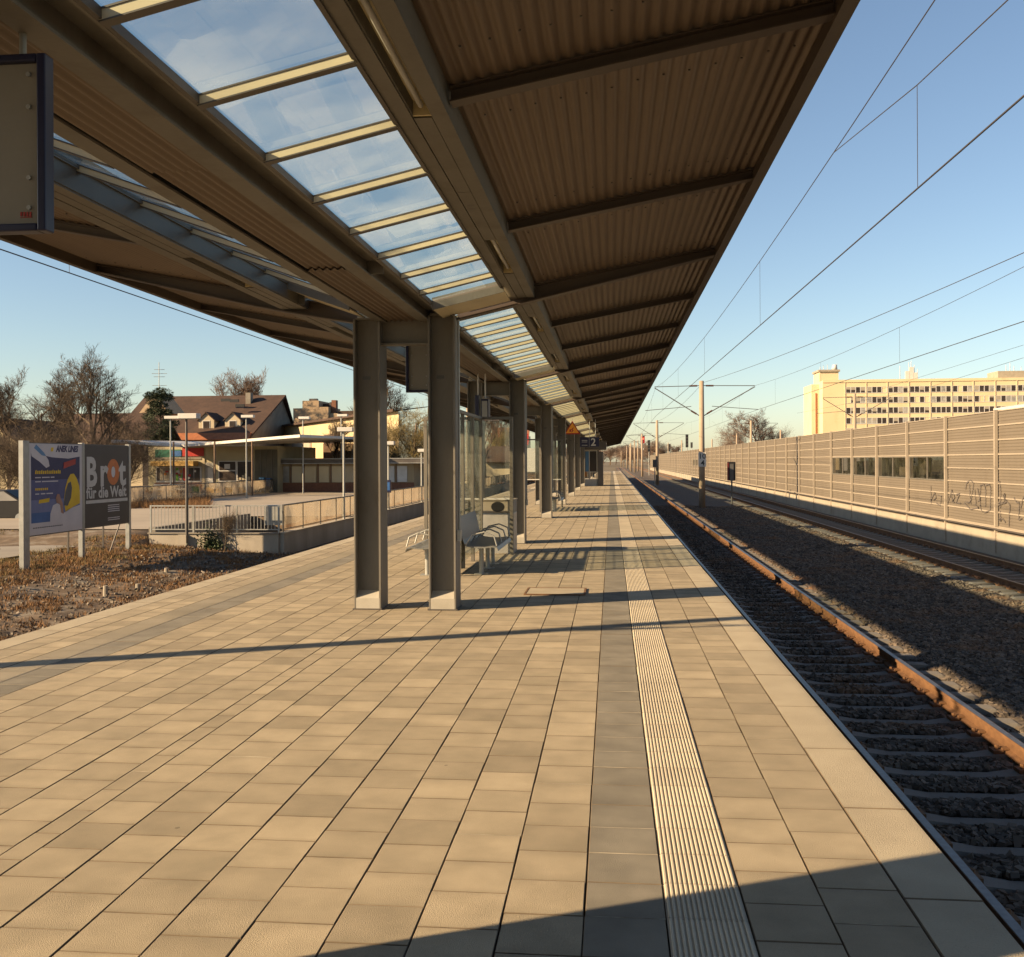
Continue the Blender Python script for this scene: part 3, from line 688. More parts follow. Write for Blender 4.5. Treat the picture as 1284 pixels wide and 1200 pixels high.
# hanging warning triangle, platform number sign
def textmesh(name,s,size,m,parent,loc,rot,bold=0,ext=.002,align='CENTER',xs=1,shear=0):
    c=bpy.data.curves.new(name,'FONT'); c.body=s; c.size=size; c.offset=bold; c.extrude=ext; c.align_x=align; c.shear=shear; c.resolution_u=3
    o=bpy.data.objects.new(name,c); COL.objects.link(o)
    bpy.context.view_layer.update()
    me=bpy.data.meshes.new_from_object(o.evaluated_get(bpy.context.evaluated_depsgraph_get()))
    bpy.data.objects.remove(o); bpy.data.curves.remove(c)
    me.materials.clear(); me.materials.append(m)
    o=bpy.data.objects.new(name,me); COL.objects.link(o); o.parent=parent; o.location=loc; o.rotation_euler=rot; o.scale=(xs,1,1)
    return o
t=empty('warning_sign',(-1.62,41.5,2.78),0,'orange warning triangle hanging under the canopy left of the number sign','warning sign')
g=MB(); g.extr([(-.34,0),(.34,0),(0,.56)],0,.03,axis='y'); g.build('border',M['red'],t)
g=MB(); g.extr([(-.27,.045),(.27,.045),(0,.48)],-.004,-.001,axis='y'); g.build('face',mat('sign_orange',(.9,.36,.03),(.85,.32,.02),3,.5),t)
g=MB(); g.extr([(-.04,.06),(.06,.16),(.01,.17),(.06,.30),(-.06,.19),(-.01,.17)],-.008,-.005,axis='y'); g.box(-.12,-.05,-.008,-.005,.10,.2); g.build('pictogram',M['red'],t)
g=MB(); g.tube((0,.015,.56),(0,.015,.74),.012); g.build('hanger',M['galv'],t)
t=empty('platform_number_sign',(-.95,43.5,2.28),0,'dark blue hanging board with the white platform number 2','sign')
g=MB(); g.box(-.42,-.02,0,.08,0,.42); g.box(-.02,.42,.0,.08,0,.42); g.build('board',M['navy'],t)
g=MB(); 
for z in (.27,.2,.06): g.box(-.34,-.1,-.004,-.001,z,z+.018)
g.box(-.022,-.014,-.004,-.001,.0,.42); g.build('lettering',M['white'],t)
textmesh('number','2',.46,M['white'],t,(.16,-.004,.05),(R(90),0,0),bold=.006)
g=MB(); g.tube((.0,.04,.42),(.0,.04,1.1),.012); g.tube((.25,.04,.42),(.25,.04,1.2),.012); g.build('hanger',M['white'],t)

# glass stair enclosure far down the platform
t=empty('stair_enclosure',(-1.75,66,0),0,'white-framed glass stair enclosure far down the platform with a blue panel','stair enclosure')
g=MB()
for x in (-.75,-.25,.28,.78):
    g.box(x-.03,x+.03,-.03,.03,.45,2.3)
g.box(-.78,.81,-.031,.031,2.3,2.36); g.box(-.78,.81,-.031,.031,.9,.95); g.build('frame',M['white'],t)
g=MB(); g.box(-.78,.81,-.06,2.5,0,.45); g.build('base_wall',M['white'],t)
g=MB(); g.box(.03,.25,-.01,.01,.96,2.28); g.build('blue_panel',M['lblue'],t)
g=MB(); g.box(-.72,-.28,-.01,.01,.96,2.28); g.box(.31,.75,-.01,.01,.96,2.28); g.build('pane',M['winglass'],t)
g=MB(); g.box(-.74,.10,-.16,-.07,.62,.95); g.build('orange_box',M['orange'],t)
g=MB(); g.box(.84,1.18,-.3,3,0,2.25); g.build('dark_side_wall',M['dark_steel'],t)
g=MB(); g.box(-1.0,1.4,-.4,3.2,2.4,2.95); g.build('roof',M['dark_steel'],t)

# ---------------------------------------------------------------- noise barrier
XW=11.3; t=empty('noise_barrier',(XW,0,0),0,'long beige noise barrier wall of ribbed panels along the far side of the tracks','noise barrier')
PS=4.42; posts=[35.0+PS*k for k in range(-6,60)]
ZB,ZT=-.36,3.06
pm=None
for k,y in enumerate(posts):
    if pm is None:
        g=MB(); g.box(-.11,-.02,-.045,.045,-1.1,ZT+.05); g.box(-.02,.12,-.012,.012,-1.1,ZT+.05); pm=g.build('post',M['wallstrip'],t); pm.location.y=y
    else:
        c=pm.copy(); COL.objects.link(c); c.parent=t; c.location.y=y
winb={6,7,8,5}; winb={6,7,8,9}
for k in (27,28,29): winb.add(k)
for k in range(len(posts)-1):
    y0,y1=posts[k]+.05,posts[k+1]-.05; g=MB()
    rows=[ZB+ (ZT-ZB)*i/8 for i in range(9)]
    for i in range(8):
        a,b=rows[i],rows[i+1]
        iswin = k in winb and i in (3,4)
        hgt=b-a
        if iswin: continue
        if k<34:
            # ribbed cassette: shallow horizontal ribs + bright joint strip
            nr=4; p=(hgt-.05)/nr; z=a+.05; prof_=[]
            for q in range(nr):
                prof_+=[(0,z),(.0,z+p*.40),(.008,z+p*.5),(.008,z+p*.9)]; z+=p
            prof_.append((0,b))
            for (xa,za),(xb,zb_) in zip(prof_[:-1],prof_[1:]): g.poly([(xa,y0,za),(xa,y1,za),(xb,y1,zb_),(xb,y0,zb_)])
            g.box(-.018,.03,y0,y1,a+.004,a+.048,1)
        else:
            g.poly([(0,y0,a+.05),(0,y1,a+.05),(0,y1,b),(0,y0,b)]); g.poly([(-.012,y0,a),(-.012,y1,a),(-.012,y1,a+.05),(-.012,y0,a+.05)],1)
    g.box(.06,.12,y0,y1,ZB,rows[3] if k in winb else ZT)
    if k in winb: g.box(.06,.12,y0,y1,rows[5],ZT)
    g.box(-.02,.125,y0,y1,ZT+.001,ZT+.03,1)
    g.build('panel',[M['wallpanel'],M['wallstrip']],t)
    if k in winb:
        g=MB(); ym=(y0+y1)/2
        for yy in (y0+.03,ym,y1-.03): g.box(-.01,.05,yy-.03,yy+.03,rows[3]+.04,rows[5]-.04)
        g.box(-.01,.05,y0,y1,rows[3],rows[3]+.04); g.box(-.01,.05,y0,y1,rows[5]-.04,rows[5])
        wn=g.build('window',M['steel'],t)
        g=MB(); g.box(.02,.03,y0,y1,rows[3]+.041,rows[5]-.041); g.build('pane',M['wallglass'],wn)
yb0,yb1=posts[0],posts[-1]
g=MB(); g.box(-.16,-.125,yb0,yb1,ZB-.0,ZB+.035); g.build('guard_rail',M['wallstrip'],t)
g=MB(); g.box(-.155,-.13,yb0,yb1,ZB-.05,ZB-.001); g.build('under_rail_shade',M['dark_steel'],t)  # dark strip below the guard rail, its shade put in as colour
g=MB(); g.box(-.01,.1,yb0,yb1,-.50,ZB-.001); g.build('lower_panel',M['wallpanel'],t)
g=MB(); g.box(-.07,.2,yb0,yb1,-1.5,-.50); g.build('concrete_base',M['conc_light'],t)
# graffiti scribbles, as thin paint on the panels
def scrib(pts,r=.02):
    g=MB(); P=[WX(x,y,XW-.022) for x,y in pts]
    for a,b in zip(P[:-1],P[1:]):
        d=(b-a); d.x=0
        if d.length<1e-4: continue
        n_=Vector((0,-d.z,d.y)).normalized()*r
        g.poly([a-n_,b-n_,b+n_,a+n_])
    return g
def zp(x,y): return (1100+x/6.0,560+y/6.0)
strokes=[[(400,310),(402,360),(400,400),(405,450)],[(395,430),(430,360),(440,400),(420,420)],[(450,380),(480,390),(470,460),(440,440)],
[(530,430),(560,340),(555,400),(575,440)],[(560,350),(580,400),(560,430)],[(590,380),(620,370),(600,410),(590,440),(625,445)],
[(660,340),(670,290),(700,270),(722,290),(715,340),(700,430),(680,440),(660,430)],[(690,300),(695,400),(700,450)],[(730,340),(735,400),(740,450)],
[(750,330),(770,420),(750,430)],[(775,310),(770,380),(772,480),(790,510)],[(772,310),(800,300),(812,340),(810,470)],[(812,310),(840,300),(850,330),(845,500),(800,515)],
[(650,440),(700,490),(760,480),(730,450)],[(905,290),(920,280),(925,360),(922,480)],[(890,440),(950,440),(955,370),(965,440),(900,460),(905,560),(925,580),(920,500)],
[(940,380),(970,430),(995,460),(990,520),(985,620)],[(900,570),(940,560),(960,590)],[(1025,400),(1045,440),(1065,440),(1060,570),(1085,560)],[(1075,480),(1090,420),(1100,390)]]
for s_ in strokes:
    q=scrib([zp(*p) for p in s_]); q.v=[(a-XW,b,c) for a,b,c in q.v]; q.build('graffiti',M['graf'],t)
# white roof edge beyond barrier right
a=WY(1150,515,44); b=WY(1310,501,34)
t=empty('white_shed_roof',(16,30,0),0,'long white roof edge showing just above the barrier at the right','roof')
g=MB(); g.extr([(-1.2,2.5),(3.5,2.5),(3.5,3.75),(-.4,3.75),(-1.2,3.62)],-12,10.5); g.build('roof_edge',M['white'],t)
g=MB(); g.box(-.8,3.2,-12,10.4,-1.5,2.5); g.build('wall',M['cream'],t)

# ---------------------------------------------------------------- masts, overhead line
def mast(x,y,h,label,arms='both',plate=None,r=.17,group='concrete overhead line masts'):
    t=empty('overhead_line_mast',(x,y,0),0,label,'mast',group)
    g=MB(); g.tube((0,0,-1.3),(0,0,h),r*1.12,r*.8,n=14); g.build('pole',M['mastconc'],t,smooth=True)
    for s in ((-1,) if arms=='left' else (1,) if arms=='right' else (-1,1)):
        if arms=='none': break
        L_=2.75 if s<0 else 3.1
        g=MB(); g.tube((s*.14,0,h-.28),(s*L_,0,h-.32),.022); g.tube((s*.14,0,h-2.05),(s*L_,0,h-.38),.028)
        g.tube((s*.6,0,h-1.85+.35),(s*3.3,0,h-1.72),.018); g.build('cantilever',M['steel_gray'],t)
        g=MB(); g.tube((s*.25,0,h-.285),(s*.7,0,h-.292),.05,n=8); g.tube((s*.3,0,h-1.95),(s*.62,0,h-1.755),.05,n=8); g.build('insulator',M['insul'],t)
    return t
MY=59.7; MX=5.3
nm=['nearest concrete mast between the tracks, with the small white kilometre plate 10 4','second concrete mast between the tracks, beyond the kilometre plate mast','third concrete mast between the tracks, past the red signal','fourth concrete mast between the tracks, far down the line','fifth concrete mast between the tracks, near the vanishing point','sixth concrete mast between the tracks, a speck at the horizon']
for k in range(6):
    mast(MX,MY+58*k,6.35,nm[k],plate=k==0)
t=empty('kilometre_plate',(MX,MY,0),0,'white plate with the black digits 10 over 4 on the nearest mast','number plate')
g=MB(); g.box(-.22,.22,-.215,-.195,1.28,2.12); g.build('plate',M['white'],t)
textmesh('digits','10',.44,M['black'],t,(0,-.217,1.76),(R(90),0,0),bold=.008)
textmesh('digits','4',.44,M['black'],t,(.03,-.217,1.36),(R(90),0,0),bold=.008)
# distant masts of other tracks
for i,(px,top,d) in enumerate([(942,529,118),(1072,496,88),(924,545,180),(979,541,150),(855,553,240),(838,556,300),(800,553,260),(893,552,210)]):
    p=WD(px,top,d); labs=['concrete mast rising above the barrier left of the bare round tree','concrete mast standing in front of the yellow office block','slim mast above the barrier just right of the nearest mast','slim mast above the barrier under the bare round tree','thin mast above the barrier near the second signal','thin mast above the barrier beyond the red signal','thin mast right of the red signal, far off','thin mast above the barrier left of the 10 4 mast shadow']
    labs[6]='very distant thin mast left of the red signal'; labs[7]='thin distant mast above the barrier just beside the nearest mast'
    mast(p.x,p.y,p.z,labs[i],arms='none' if i in (4,5,6,7,2,3) else 'both',r=.16,group='masts beyond the barrier')
for i,(px,top,d) in enumerate([(786,560,330),(779,566,420),(791,556,250),(797,566,430)]):
    p=WD(px,top,d); mast(p.x,p.y,p.z,['faint mast at the horizon beyond the platform end','faintest mast close to the vanishing point','faint mast beyond the platform end, tallest of the little cluster','faint mast far down the right track'][i],arms='none',r=.16,group='far masts past the platform end')
mast(-8.75,6.15,5.9,'concrete mast beside the left track casting the thin shadow across the paving','right',r=.13)
mast(-9.3,64.5,5.9,'concrete mast beside the left track, far behind the first columns','right')

def sag(x0,x1,y0,y1,z0,z1,zm,n=16):
    P=[]
    for i in range(n+1):
        u=i/n; z=z0+(z1-z0)*u-4*u*(1-u)*((z0+z1)/2-zm); P.append((x0+(x1-x0)*u,y0+(y1-y0)*u,z))
    return P
def line(label,xs0,zc,zm,ysup,r=.008,stitch=True,zig=-.2,zmid=None):
    t=empty('overhead_line',(0,0,0),0,label,'overhead line')
    c=MB(); m_=MB()
    for k,(a,b) in enumerate(zip(ysup[:-1],ysup[1:])):
        xa=xs0+zig*(-1)**k; xb=xs0+zig*(-1)**(k+1)
        c.tube((xa,a,zc),(xb,b,zc),r*1.15,n=6)
        P=sag(xa,xb,a,b,zm+(.25 if stitch and k==1 else 0),zm,zmid or zm-.75); m_.path(P,r*.8,5)
        if b<250:
            for i in range(5 if stitch and k<2 else 2,len(P)-2,3):
                p=P[i]; d=MB(); d.tube(p,(p[0],p[1],zc),r*.45,n=4); d.build('dropper',M['wire'],t)
        if stitch and k<2:
            s=MB(); e=P[3]; q=lambda y,z:(xa+(xb-xa)*(y-a)/(b-a),y,z)
            e_=q(a+11.8,(P[3][2]*.7+P[4][2]*.3))
            s.path([q(a,zc+.65),q(a+5.6,zc+.78),q(a+8.3,zc+1.0),e_],r*.7,5); s.tube(q(a+8.3,zc+1.0),q(a+8.3,zc),r*.45,n=4); s.build('stitch_wire',M['wire'],t)
    c.build('contact_wire',M['wire'],t); m_.build('carrier_wire',M['wire'],t)
    return t
sup=[MY-58*2,MY-58,MY]+[MY+58*k for k in range(1,7)]
line('overhead contact line with droppers above the nearer track',2.82,4.30,6.0,sup,zmid=5.4)
line('overhead contact line above the farther track, in front of the yellow office block',8.55,4.55,6.02,sup,zmid=5.6,r=.008)
line('contact line above the left track, visible under the left canopy edge',-7.55,4.38,6.3,[-51.85,6.15,64.5,122],stitch=False,zig=.12)
g=MB(); g.path(sag(9.4,5.4,3,MY,6.0,6.25,5.75),.009,5); g.path(sag(5.4,5.4,MY,MY+58,6.25,6.25,5.9),.009,5)
tag(g.build('feeder_wire',M['wire']),'upper feeder wire running down to the top of the nearest mast','wire')
g=MB(); g.path([WD(1284,452,60),WD(1160,490,95),WD(1000,520,160)],.012,5); g.path([WD(1284,436,55),WD(1100,492,95)],.010,5)
tag(g.build('distant_wire',M['wire']),'pair of thin wires above the barrier crossing the yellow office block','wire')

# signals
def signal(px,ytop,ybot,base,d,label,lit=False,back=False,wpx=5,post=True):
    p=WD(px,base,d); top=WD(px,ytop,d).z; bot=WD(px,ybot,d).z; wd=wpx*d/F
    t=empty('railway_signal',(p.x,p.y,0),0,label,'signal','railway signals')
    g=MB(); g.box(-wd/2,wd/2,-.12,.12,bot,top); g.box(-wd/2-.03,wd/2+.03,-.125 if back else -.25,-.121+.001,top-.03,top+.02); g.build('head',M['black'],t,bevel=.02)
    if lit:
        g=MB(); g.box(-wd/2,wd/2,-.135,-.122,bot+.02,top-.05); g.build('target_plate',mat('signal_red',(.30,.015,.012),(.25,.01,.01),3,.4),t)
        g=MB(); g.disc((0,-.14,bot+(top-bot)*.62),(0,-1,0),.15); g.build('lamp',M['redlamp'],t)
        g=MB(); g.disc((0,-.13,bot-1.0),(0,-1,0),.2); g.build('white_disc',M['white'],t)
    elif not back:
        g=MB(); 
        for q in (.25,.5,.75): g.disc((0,-.125,bot+(top-bot)*q),(0,-1,0),wd*.25)
        g.build('lens',M['dark_steel'],t)
    if post:
        g=MB(); g.tube((0,0,p.z),(0,0,bot),.07,n=10); g.build('post',M['galv'],t)
    return t
signal(806,547.5,557,597,183,'tall signal showing a red light beyond the end of the tracks shadow',lit=True)
signal(813.8,553,567,597,190,'narrow dark signal just right of the lit red signal',wpx=3.2)
signal(861.5,546,562,600,165,'tall dark signal head above the barrier left of the nearest mast',wpx=3.4)
signal(839.3,558,566.5,598,210,'small dark signal head above the barrier left of the tall dark one',wpx=2.6)
signal(867.3,556,562.5,598,215,'small dark signal head above the barrier right of the tall dark one',wpx=2.6)
p=WD(917,632,62)
t=empty('railway_signal',(p.x,p.y,0),0,'low trackside signal seen from behind, dark shield on a grey post before the barrier','signal','railway signals')
g=MB(); g.box(-.24,.25,-.02,.10,WD(917,604,62).z,WD(917,580.5,62).z); g.build('shield',M['black'],t,bevel=.01)
g=MB(); g.box(-.255,-.15,-.034,-.021,WD(917,604,62).z+.02,WD(917,580.5,62).z-.05); g.build('edge_strip',mat('maroon',(.12,.01,.012),(.09,.01,.01),3,.5),t)
g=MB(); g.box(-.09,.13,-.06,-.035,WD(917,604,62).z-.02,WD(917,583,62).z); g.tube((.02,0,-1.2),(.02,0,WD(917,604,62).z),.05); g.build('post',M['steel_gray'],t)
p=WD(821,590,112)
t=empty('trackside_box',(p.x,p.y,0),0,'dark equipment box on a thin stand beside the second mast','equipment box')
g=MB(); g.box(-.22,.22,-.2,.2,.9,1.75); g.build('box',M['dark_steel'],t); g=MB(); g.tube((0,0,-1.2),(0,0,.9),.06); g.build('post',M['galv'],t)

# ---------------------------------------------------------------- office block
YO=250
a=WY(1032,485,YO); bR=WY(1330,481,YO); x0=a.x; x1=bR.x; zt=WY(1150,478.5,YO).z
t=empty('office_block',(x0,YO,0),0,'long yellow office block with rows of dark windows behind the barrier','office block')
XL=WY(1018,485,YO+3.99).x
g=MB(); g.box(0,x1-x0,0,14,-1.5,zt); g.box(0,x1-x0,-.15,0-.001,zt-.5,zt+.15); g.build('wall',M['yellow'],t)
g=MB(); g.box(XL-x0,-.01,4,14,-1.5,zt-.6); g.box((XL-x0)*.55,(XL-x0)*.40,3.96,3.999,0,zt-3); g.build('end_wing',M['pale_yellow'],t)
gw=MB(); gw.box((XL-x0)*.5,(XL-x0)*.3,3.9,3.95,4,zt-2.8); gw.build('stair_window',M['roof_orange'],t)
pxm=WY(1060,500,YO).x-x0; pitch=(WY(1126.6,500,YO).x-WY(1060,500,YO).x)/10
rowz=[WY(1100,yc,YO).z for yc in (491,503.8,516.9,529.8,543)]
k=0; wdt=pitch
while pxm+(k+1)*4*pitch<x1-x0:
    gx=pxm+k*4*pitch
    g=MB(); g.box(gx-.11,gx+.11,-.10,-.001,-1,zt-.5-.001); g.build('pilaster',M['pale_yellow'],t)
    for ri,z in enumerate(rowz):
        hh=.68
        fr=MB(); fr.box(gx+.2,gx+4*pitch-.2,-.06,-.002,z-hh-.12,z-hh); fr.box(gx+.2,gx+4*pitch-.2,-.05,-.002,z+hh,z+hh+.08)
        for q in range(5): xx=gx+.2+(4*pitch-.4)*q/4; fr.box(xx-.09,xx+.09,-.05,-.002,z-hh,z+hh)
        w_=fr.build('window',M['white'],t)
        for q in range(4):
            xx=gx+.2+(4*pitch-.4)*q/4; wq=(4*pitch-.4)/4
            if random.random()<.06: continue
            pn=MB(); pn.box(xx+.1,xx+wq-.1,-.03,-.0025,z-hh,z+hh)
            if random.random()<.35: pn.box(xx+.1,xx+wq-.1,-.045,-.031,z+hh*(random.uniform(-.6,.5)),z+hh-.01,1)
            pn.build('pane',[M['winglass'] if random.random()<.75 else M['winlight'],M['conc_light']],w_)
    k+=1
g=MB(); px0=WY(1028,470,YO+5).x-x0; px1=WY(1052,470,YO+5).x-x0; g.box(px0,px1,5,12,zt,zt+2.6); g.build('penthouse',M['pale_yellow'],t)
g=MB(); g.box(px0-.3,px1+.3,4.6,12.4,zt+2.6,zt+3.1); px2=WY(1262,470,YO).x-x0; g.box(px2,px2+8,5,12,zt,zt+2.2); g.build('penthouse',M['conc_light'],t)
g=MB()
for px,yt in ((1029,462),(1033,460),(1038,459),(1050,458),(1047,464),(1129,461),(1140,457),(1143,455),(1147,460),(1151,465),(1262,461),(1267,458),(1272,462),(1281,463)):
    p=WY(px,yt,YO+7); g.tube((p.x-x0,7,zt),(p.x-x0,7,p.z),.10,.05,n=5)
for px,yt in ((1143,463),(1138,468),(1148,470)):
    p=WY(px,yt,YO+7); g.box(p.x-x0-.5,p.x-x0+.5,6.6,7.0,zt,p.z)
g.build('antenna',M['white'],t)
p=WY(1046,468,YO+7); g=MB()
for i in range(8):
    for j in range(5):
        pass
g.tube((p.x-x0,6,zt+3.1),(p.x-x0,6,zt+4.4),.7,.55,n=12); g.build('radome',M['white'],t,smooth=True)

# ---------------------------------------------------------------- trees
def grow(h, levels=5, spread=.55, kids_=(4,6), seed=0, r0=None, up=.35, lean=0, shape=.62, first=.28):
    rd=random.Random(seed); segs=[[],[]]; r0=r0 or h*.018
    def br(p,d,l,r,lev):
        n=4 if lev<2 else 3 if lev<4 else 2
        pts=[p]; dd=d.copy()
        for i in range(n):
            dd=(dd+Vector((rd.uniform(-1,1),rd.uniform(-1,1),rd.uniform(-.4,1)*up*1.5))*(.10+.05*lev)).normalized()
            pts.append(pts[-1]+dd*(l/n))
        for i in range(n):
            ra=r*(1-.55*i/n); rb=r*(1-.55*(i+1)/n)
            segs[0 if lev==0 else 1].append((pts[i],pts[i+1],ra,rb,lev))
        if lev<levels:
            k=rd.randint(*kids_)+(3 if lev==0 else 0)
            for j in range(k):
                u=(first if lev==0 else .25)+(1-(first if lev==0 else .25))*(j+rd.random()*.7)/k; u=min(u,.99)
                i=int(u*n); q=pts[i].lerp(pts[i+1],u*n-i)
                axis=dd.orthogonal().normalized(); axis.rotate(Matrix.Rotation(rd.uniform(0,6.28),3,dd))
                ang=spread*rd.uniform(.6,1.35)
                nd=(dd*math.cos(ang)+axis*math.sin(ang)+Vector((0,0,up*.4))).normalized()
                br(q,nd,l*shape*rd.uniform(.7,1.1)*(1-.35*u if lev==0 else 1),r*.55*(1-.4*u),lev+1)
    br(Vector((0,0,0)),Vector((lean,0,1)).normalized(),h*.62,r0,0)
    return segs
def segmesh(name,segs,m,parent,rmin):
    n=3; P=np.array([s[0][:] for s in segs]); Q=np.array([s[1][:] for s in segs]); ra=np.maximum([s[2] for s in segs],rmin); rb=np.maximum([s[3] for s in segs],rmin*.8)
    d=Q-P; d/=np.linalg.norm(d,axis=1)[:,None]+1e-9
    ref=np.where(np.abs(d[:,2:3])<.9,np.array([[0,0,1.]]),np.array([[1.,0,0]])); a=np.cross(d,ref); a/=np.linalg.norm(a,axis=1)[:,None]; b=np.cross(d,a)
    V=[]
    for c,r in ((P,ra),(Q,rb)):
        for i in range(n):
            t=2*np.pi*i/n; V.append(c+a*(r*np.cos(t))[:,None]+b*(r*np.sin(t))[:,None])
    V=np.stack(V,1).reshape(-1,3); k=np.arange(len(segs))[:,None]*6
    Fc=np.concatenate([k+np.array([[i,(i+1)%3,3+(i+1)%3,3+i]]) for i in range(3)],0)
    return np_mesh(name,V,Fc,m,parent)
TM={}
yell=M['yellow']
def bare_tree(loc,h,label,group,kind='a',rz=0,cm='twig',seed=None,wid=1,name='bare_tree',cat='tree'):
    key=(kind,cm)
    root=empty(name,loc,rz,label,cat,group); base=10.0
    if key not in TM:
        prm={'a':dict(levels=5,spread=.62,kids_=(5,6),up=.30,shape=.60,seed=3),'b':dict(levels=5,spread=.45,kids_=(5,6),up=.5,shape=.58,seed=11),
             'c':dict(levels=5,spread=.8,kids_=(4,6),up=.12,shape=.62,seed=21,first=.12),'s':dict(levels=4,spread=.75,kids_=(6,8),up=.45,shape=.72,seed=5,first=.03,r0=.10)}[kind]
        sg=grow(base,**prm)
        zmax=max(s[1].z for s in sg[1])
        f=10.0/zmax
        for part in sg:
            for i,s in enumerate(part): part[i]=(s[0]*f,s[1]*f,s[2],s[3],s[4])
        t_=segmesh('trunk',sg[0],M['bark'],root,.02); c_=segmesh('crown',sg[1],M[cm],root,.0062)
        TM[key]=(t_,c_)
    else:
        for o in TM[key]:
            c=o.copy(); COL.objects.link(c); c.parent=root
    root.scale=(h/10*wid,h/10*wid,h/10)
    return root
def tree_at(px,ytop,ground,d,label,group,**k):
    p=WD(px,ytop,d); return bare_tree((p.x,p.y,ground),p.z-ground,label,group,**k)
G1='bare trees behind the advertising boards'
tree_at(122,428,-.6,66,'tallest bare tree behind the boards, its wide crown above the dark poster',G1,kind='a',rz=.4,wid=1.1)
tree_at(55,452,-.6,60,'bare tree with crooked limbs behind the left edge of the boat poster',G1,kind='c',rz=1.2)
tree_at(12,452,-.6,62,'bare tree at the far left edge of the photo',G1,kind='a',rz=2.2)
tree_at(88,468,-.6,72,'shorter bare tree between the two taller ones behind the boards',G1,kind='b',rz=2.9,wid=1.3)
tree_at(-25,470,-.6,55,'bare tree mostly cut off by the left edge of the photo',G1,kind='b',rz=.9)
tree_at(160,490,-.6,74,'low bare tree between the tallest one and the pine',G1,kind='c',rz=4)
for i,(px,yt,d) in enumerate([(8,530,50),(38,520,56),(62,535,50),(88,522,58),(112,530,56),(134,528,64),(150,545,70),(-15,525,50)]):
    tree_at(px,yt,-.7,d,['brown leafless shrub left of the boat poster edge','brown leafless shrub behind the corner of the boat poster','brown leafless shrub behind the boat poster','brown leafless shrub behind the post between the posters','brown leafless shrub behind the left half of the dark poster','brown leafless shrub behind the right half of the dark poster','brown leafless shrub between the dark poster and the pine','brown leafless shrub on the very left margin'][i],'leafless shrubs behind the advertising boards',kind='s',rz=i*1.1,wid=1.5,name='bare_shrub',cat='shrub')
tree_at(300,462,-.5,130,'pale bare birch rising behind the brown roof, left crown',' birches behind the brown roofed house'.strip(),kind='b',cm='twig_pale',wid=1.3)
tree_at(322,456,-.5,134,'pale bare birch rising behind the brown roof, right and taller crown','birches behind the brown roofed house',kind='a',cm='twig_pale',rz=1.9,wid=.8)
G2='bare trees seen between the first two columns'
tree_at(490,462,-.5,120,'tall bare tree seen between the first two columns, left',G2,kind='a',rz=.3)
tree_at(522,482,-.5,76,'olive bare tree seen between the first two columns, right',G2,kind='c',cm='twig_green',rz=1.3,wid=1.2)
tree_at(505,520,-.5,76.5,'low olive shrub above the poster pavilion between the columns',G2,kind='s',cm='twig_green',rz=2.3,wid=1.6,name='bare_shrub',cat='shrub')
tree_at(533,515,-.5,76,'low brown shrub beside the first right column above the pavilion',G2,kind='s',rz=.7,wid=1.6,name='bare_shrub',cat='shrub')
tree_at(425,520,-.5,80,'thin bare sapling in front of the yellow wall left of the first column','saplings near the yellow wall',kind='b',wid=1.3,rz=1)
tree_at(455,500,-.5,125,'bare tree hidden mostly behind the left first column','trees behind the columns',kind='c',rz=2)
tree_at(608,478,-.6,112,'bare tree with a pale trunk beside the dark-roofed shed','trees by the shed',kind='b',cm='twig_pale',wid=1.1)
tree_at(628,500,-.6,150,'hazy bare tree above the red-roofed house behind the columns','trees by the shed',kind='a',cm='twig_pale',wid=1.3)
tree_at(620,530,-.6,140,'olive bush in front of the red-roofed house','trees by the shed',kind='s',cm='twig_green',wid=1.1,name='bare_shrub',cat='shrub')
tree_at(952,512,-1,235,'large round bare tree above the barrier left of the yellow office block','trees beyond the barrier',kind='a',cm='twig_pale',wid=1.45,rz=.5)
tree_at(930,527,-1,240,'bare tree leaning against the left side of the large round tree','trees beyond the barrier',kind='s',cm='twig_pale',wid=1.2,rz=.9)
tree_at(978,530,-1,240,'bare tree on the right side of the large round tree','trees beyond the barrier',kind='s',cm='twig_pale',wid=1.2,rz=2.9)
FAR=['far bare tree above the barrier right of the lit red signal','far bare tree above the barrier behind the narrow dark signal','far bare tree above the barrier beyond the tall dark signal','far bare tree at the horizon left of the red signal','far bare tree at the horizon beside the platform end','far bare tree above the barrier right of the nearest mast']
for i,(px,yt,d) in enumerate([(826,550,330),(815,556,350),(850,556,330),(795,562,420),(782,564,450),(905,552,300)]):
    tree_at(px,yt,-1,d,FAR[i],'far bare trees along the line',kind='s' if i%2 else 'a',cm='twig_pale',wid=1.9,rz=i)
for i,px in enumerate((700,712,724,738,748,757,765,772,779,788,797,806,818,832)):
    tree_at(px,560-((i*7)%5),-1,520+((i*53)%140),'faint far tree number'.replace(' number','')+' on the horizon '+['left of the stair enclosure','just left of the stair enclosure','behind the stair enclosure','behind the stair roof','behind the dark side wall','right of the stair enclosure','beyond the platform end, left','beyond the platform end, centre','beyond the platform end, right','behind the far masts, left','behind the far masts, centre','behind the far masts, right','below the lit red signal','beyond the narrow dark signal'][i],'far horizon trees',kind='s' if i%3 else 'a',cm='twig_pale',wid=2.4,rz=i*.7)
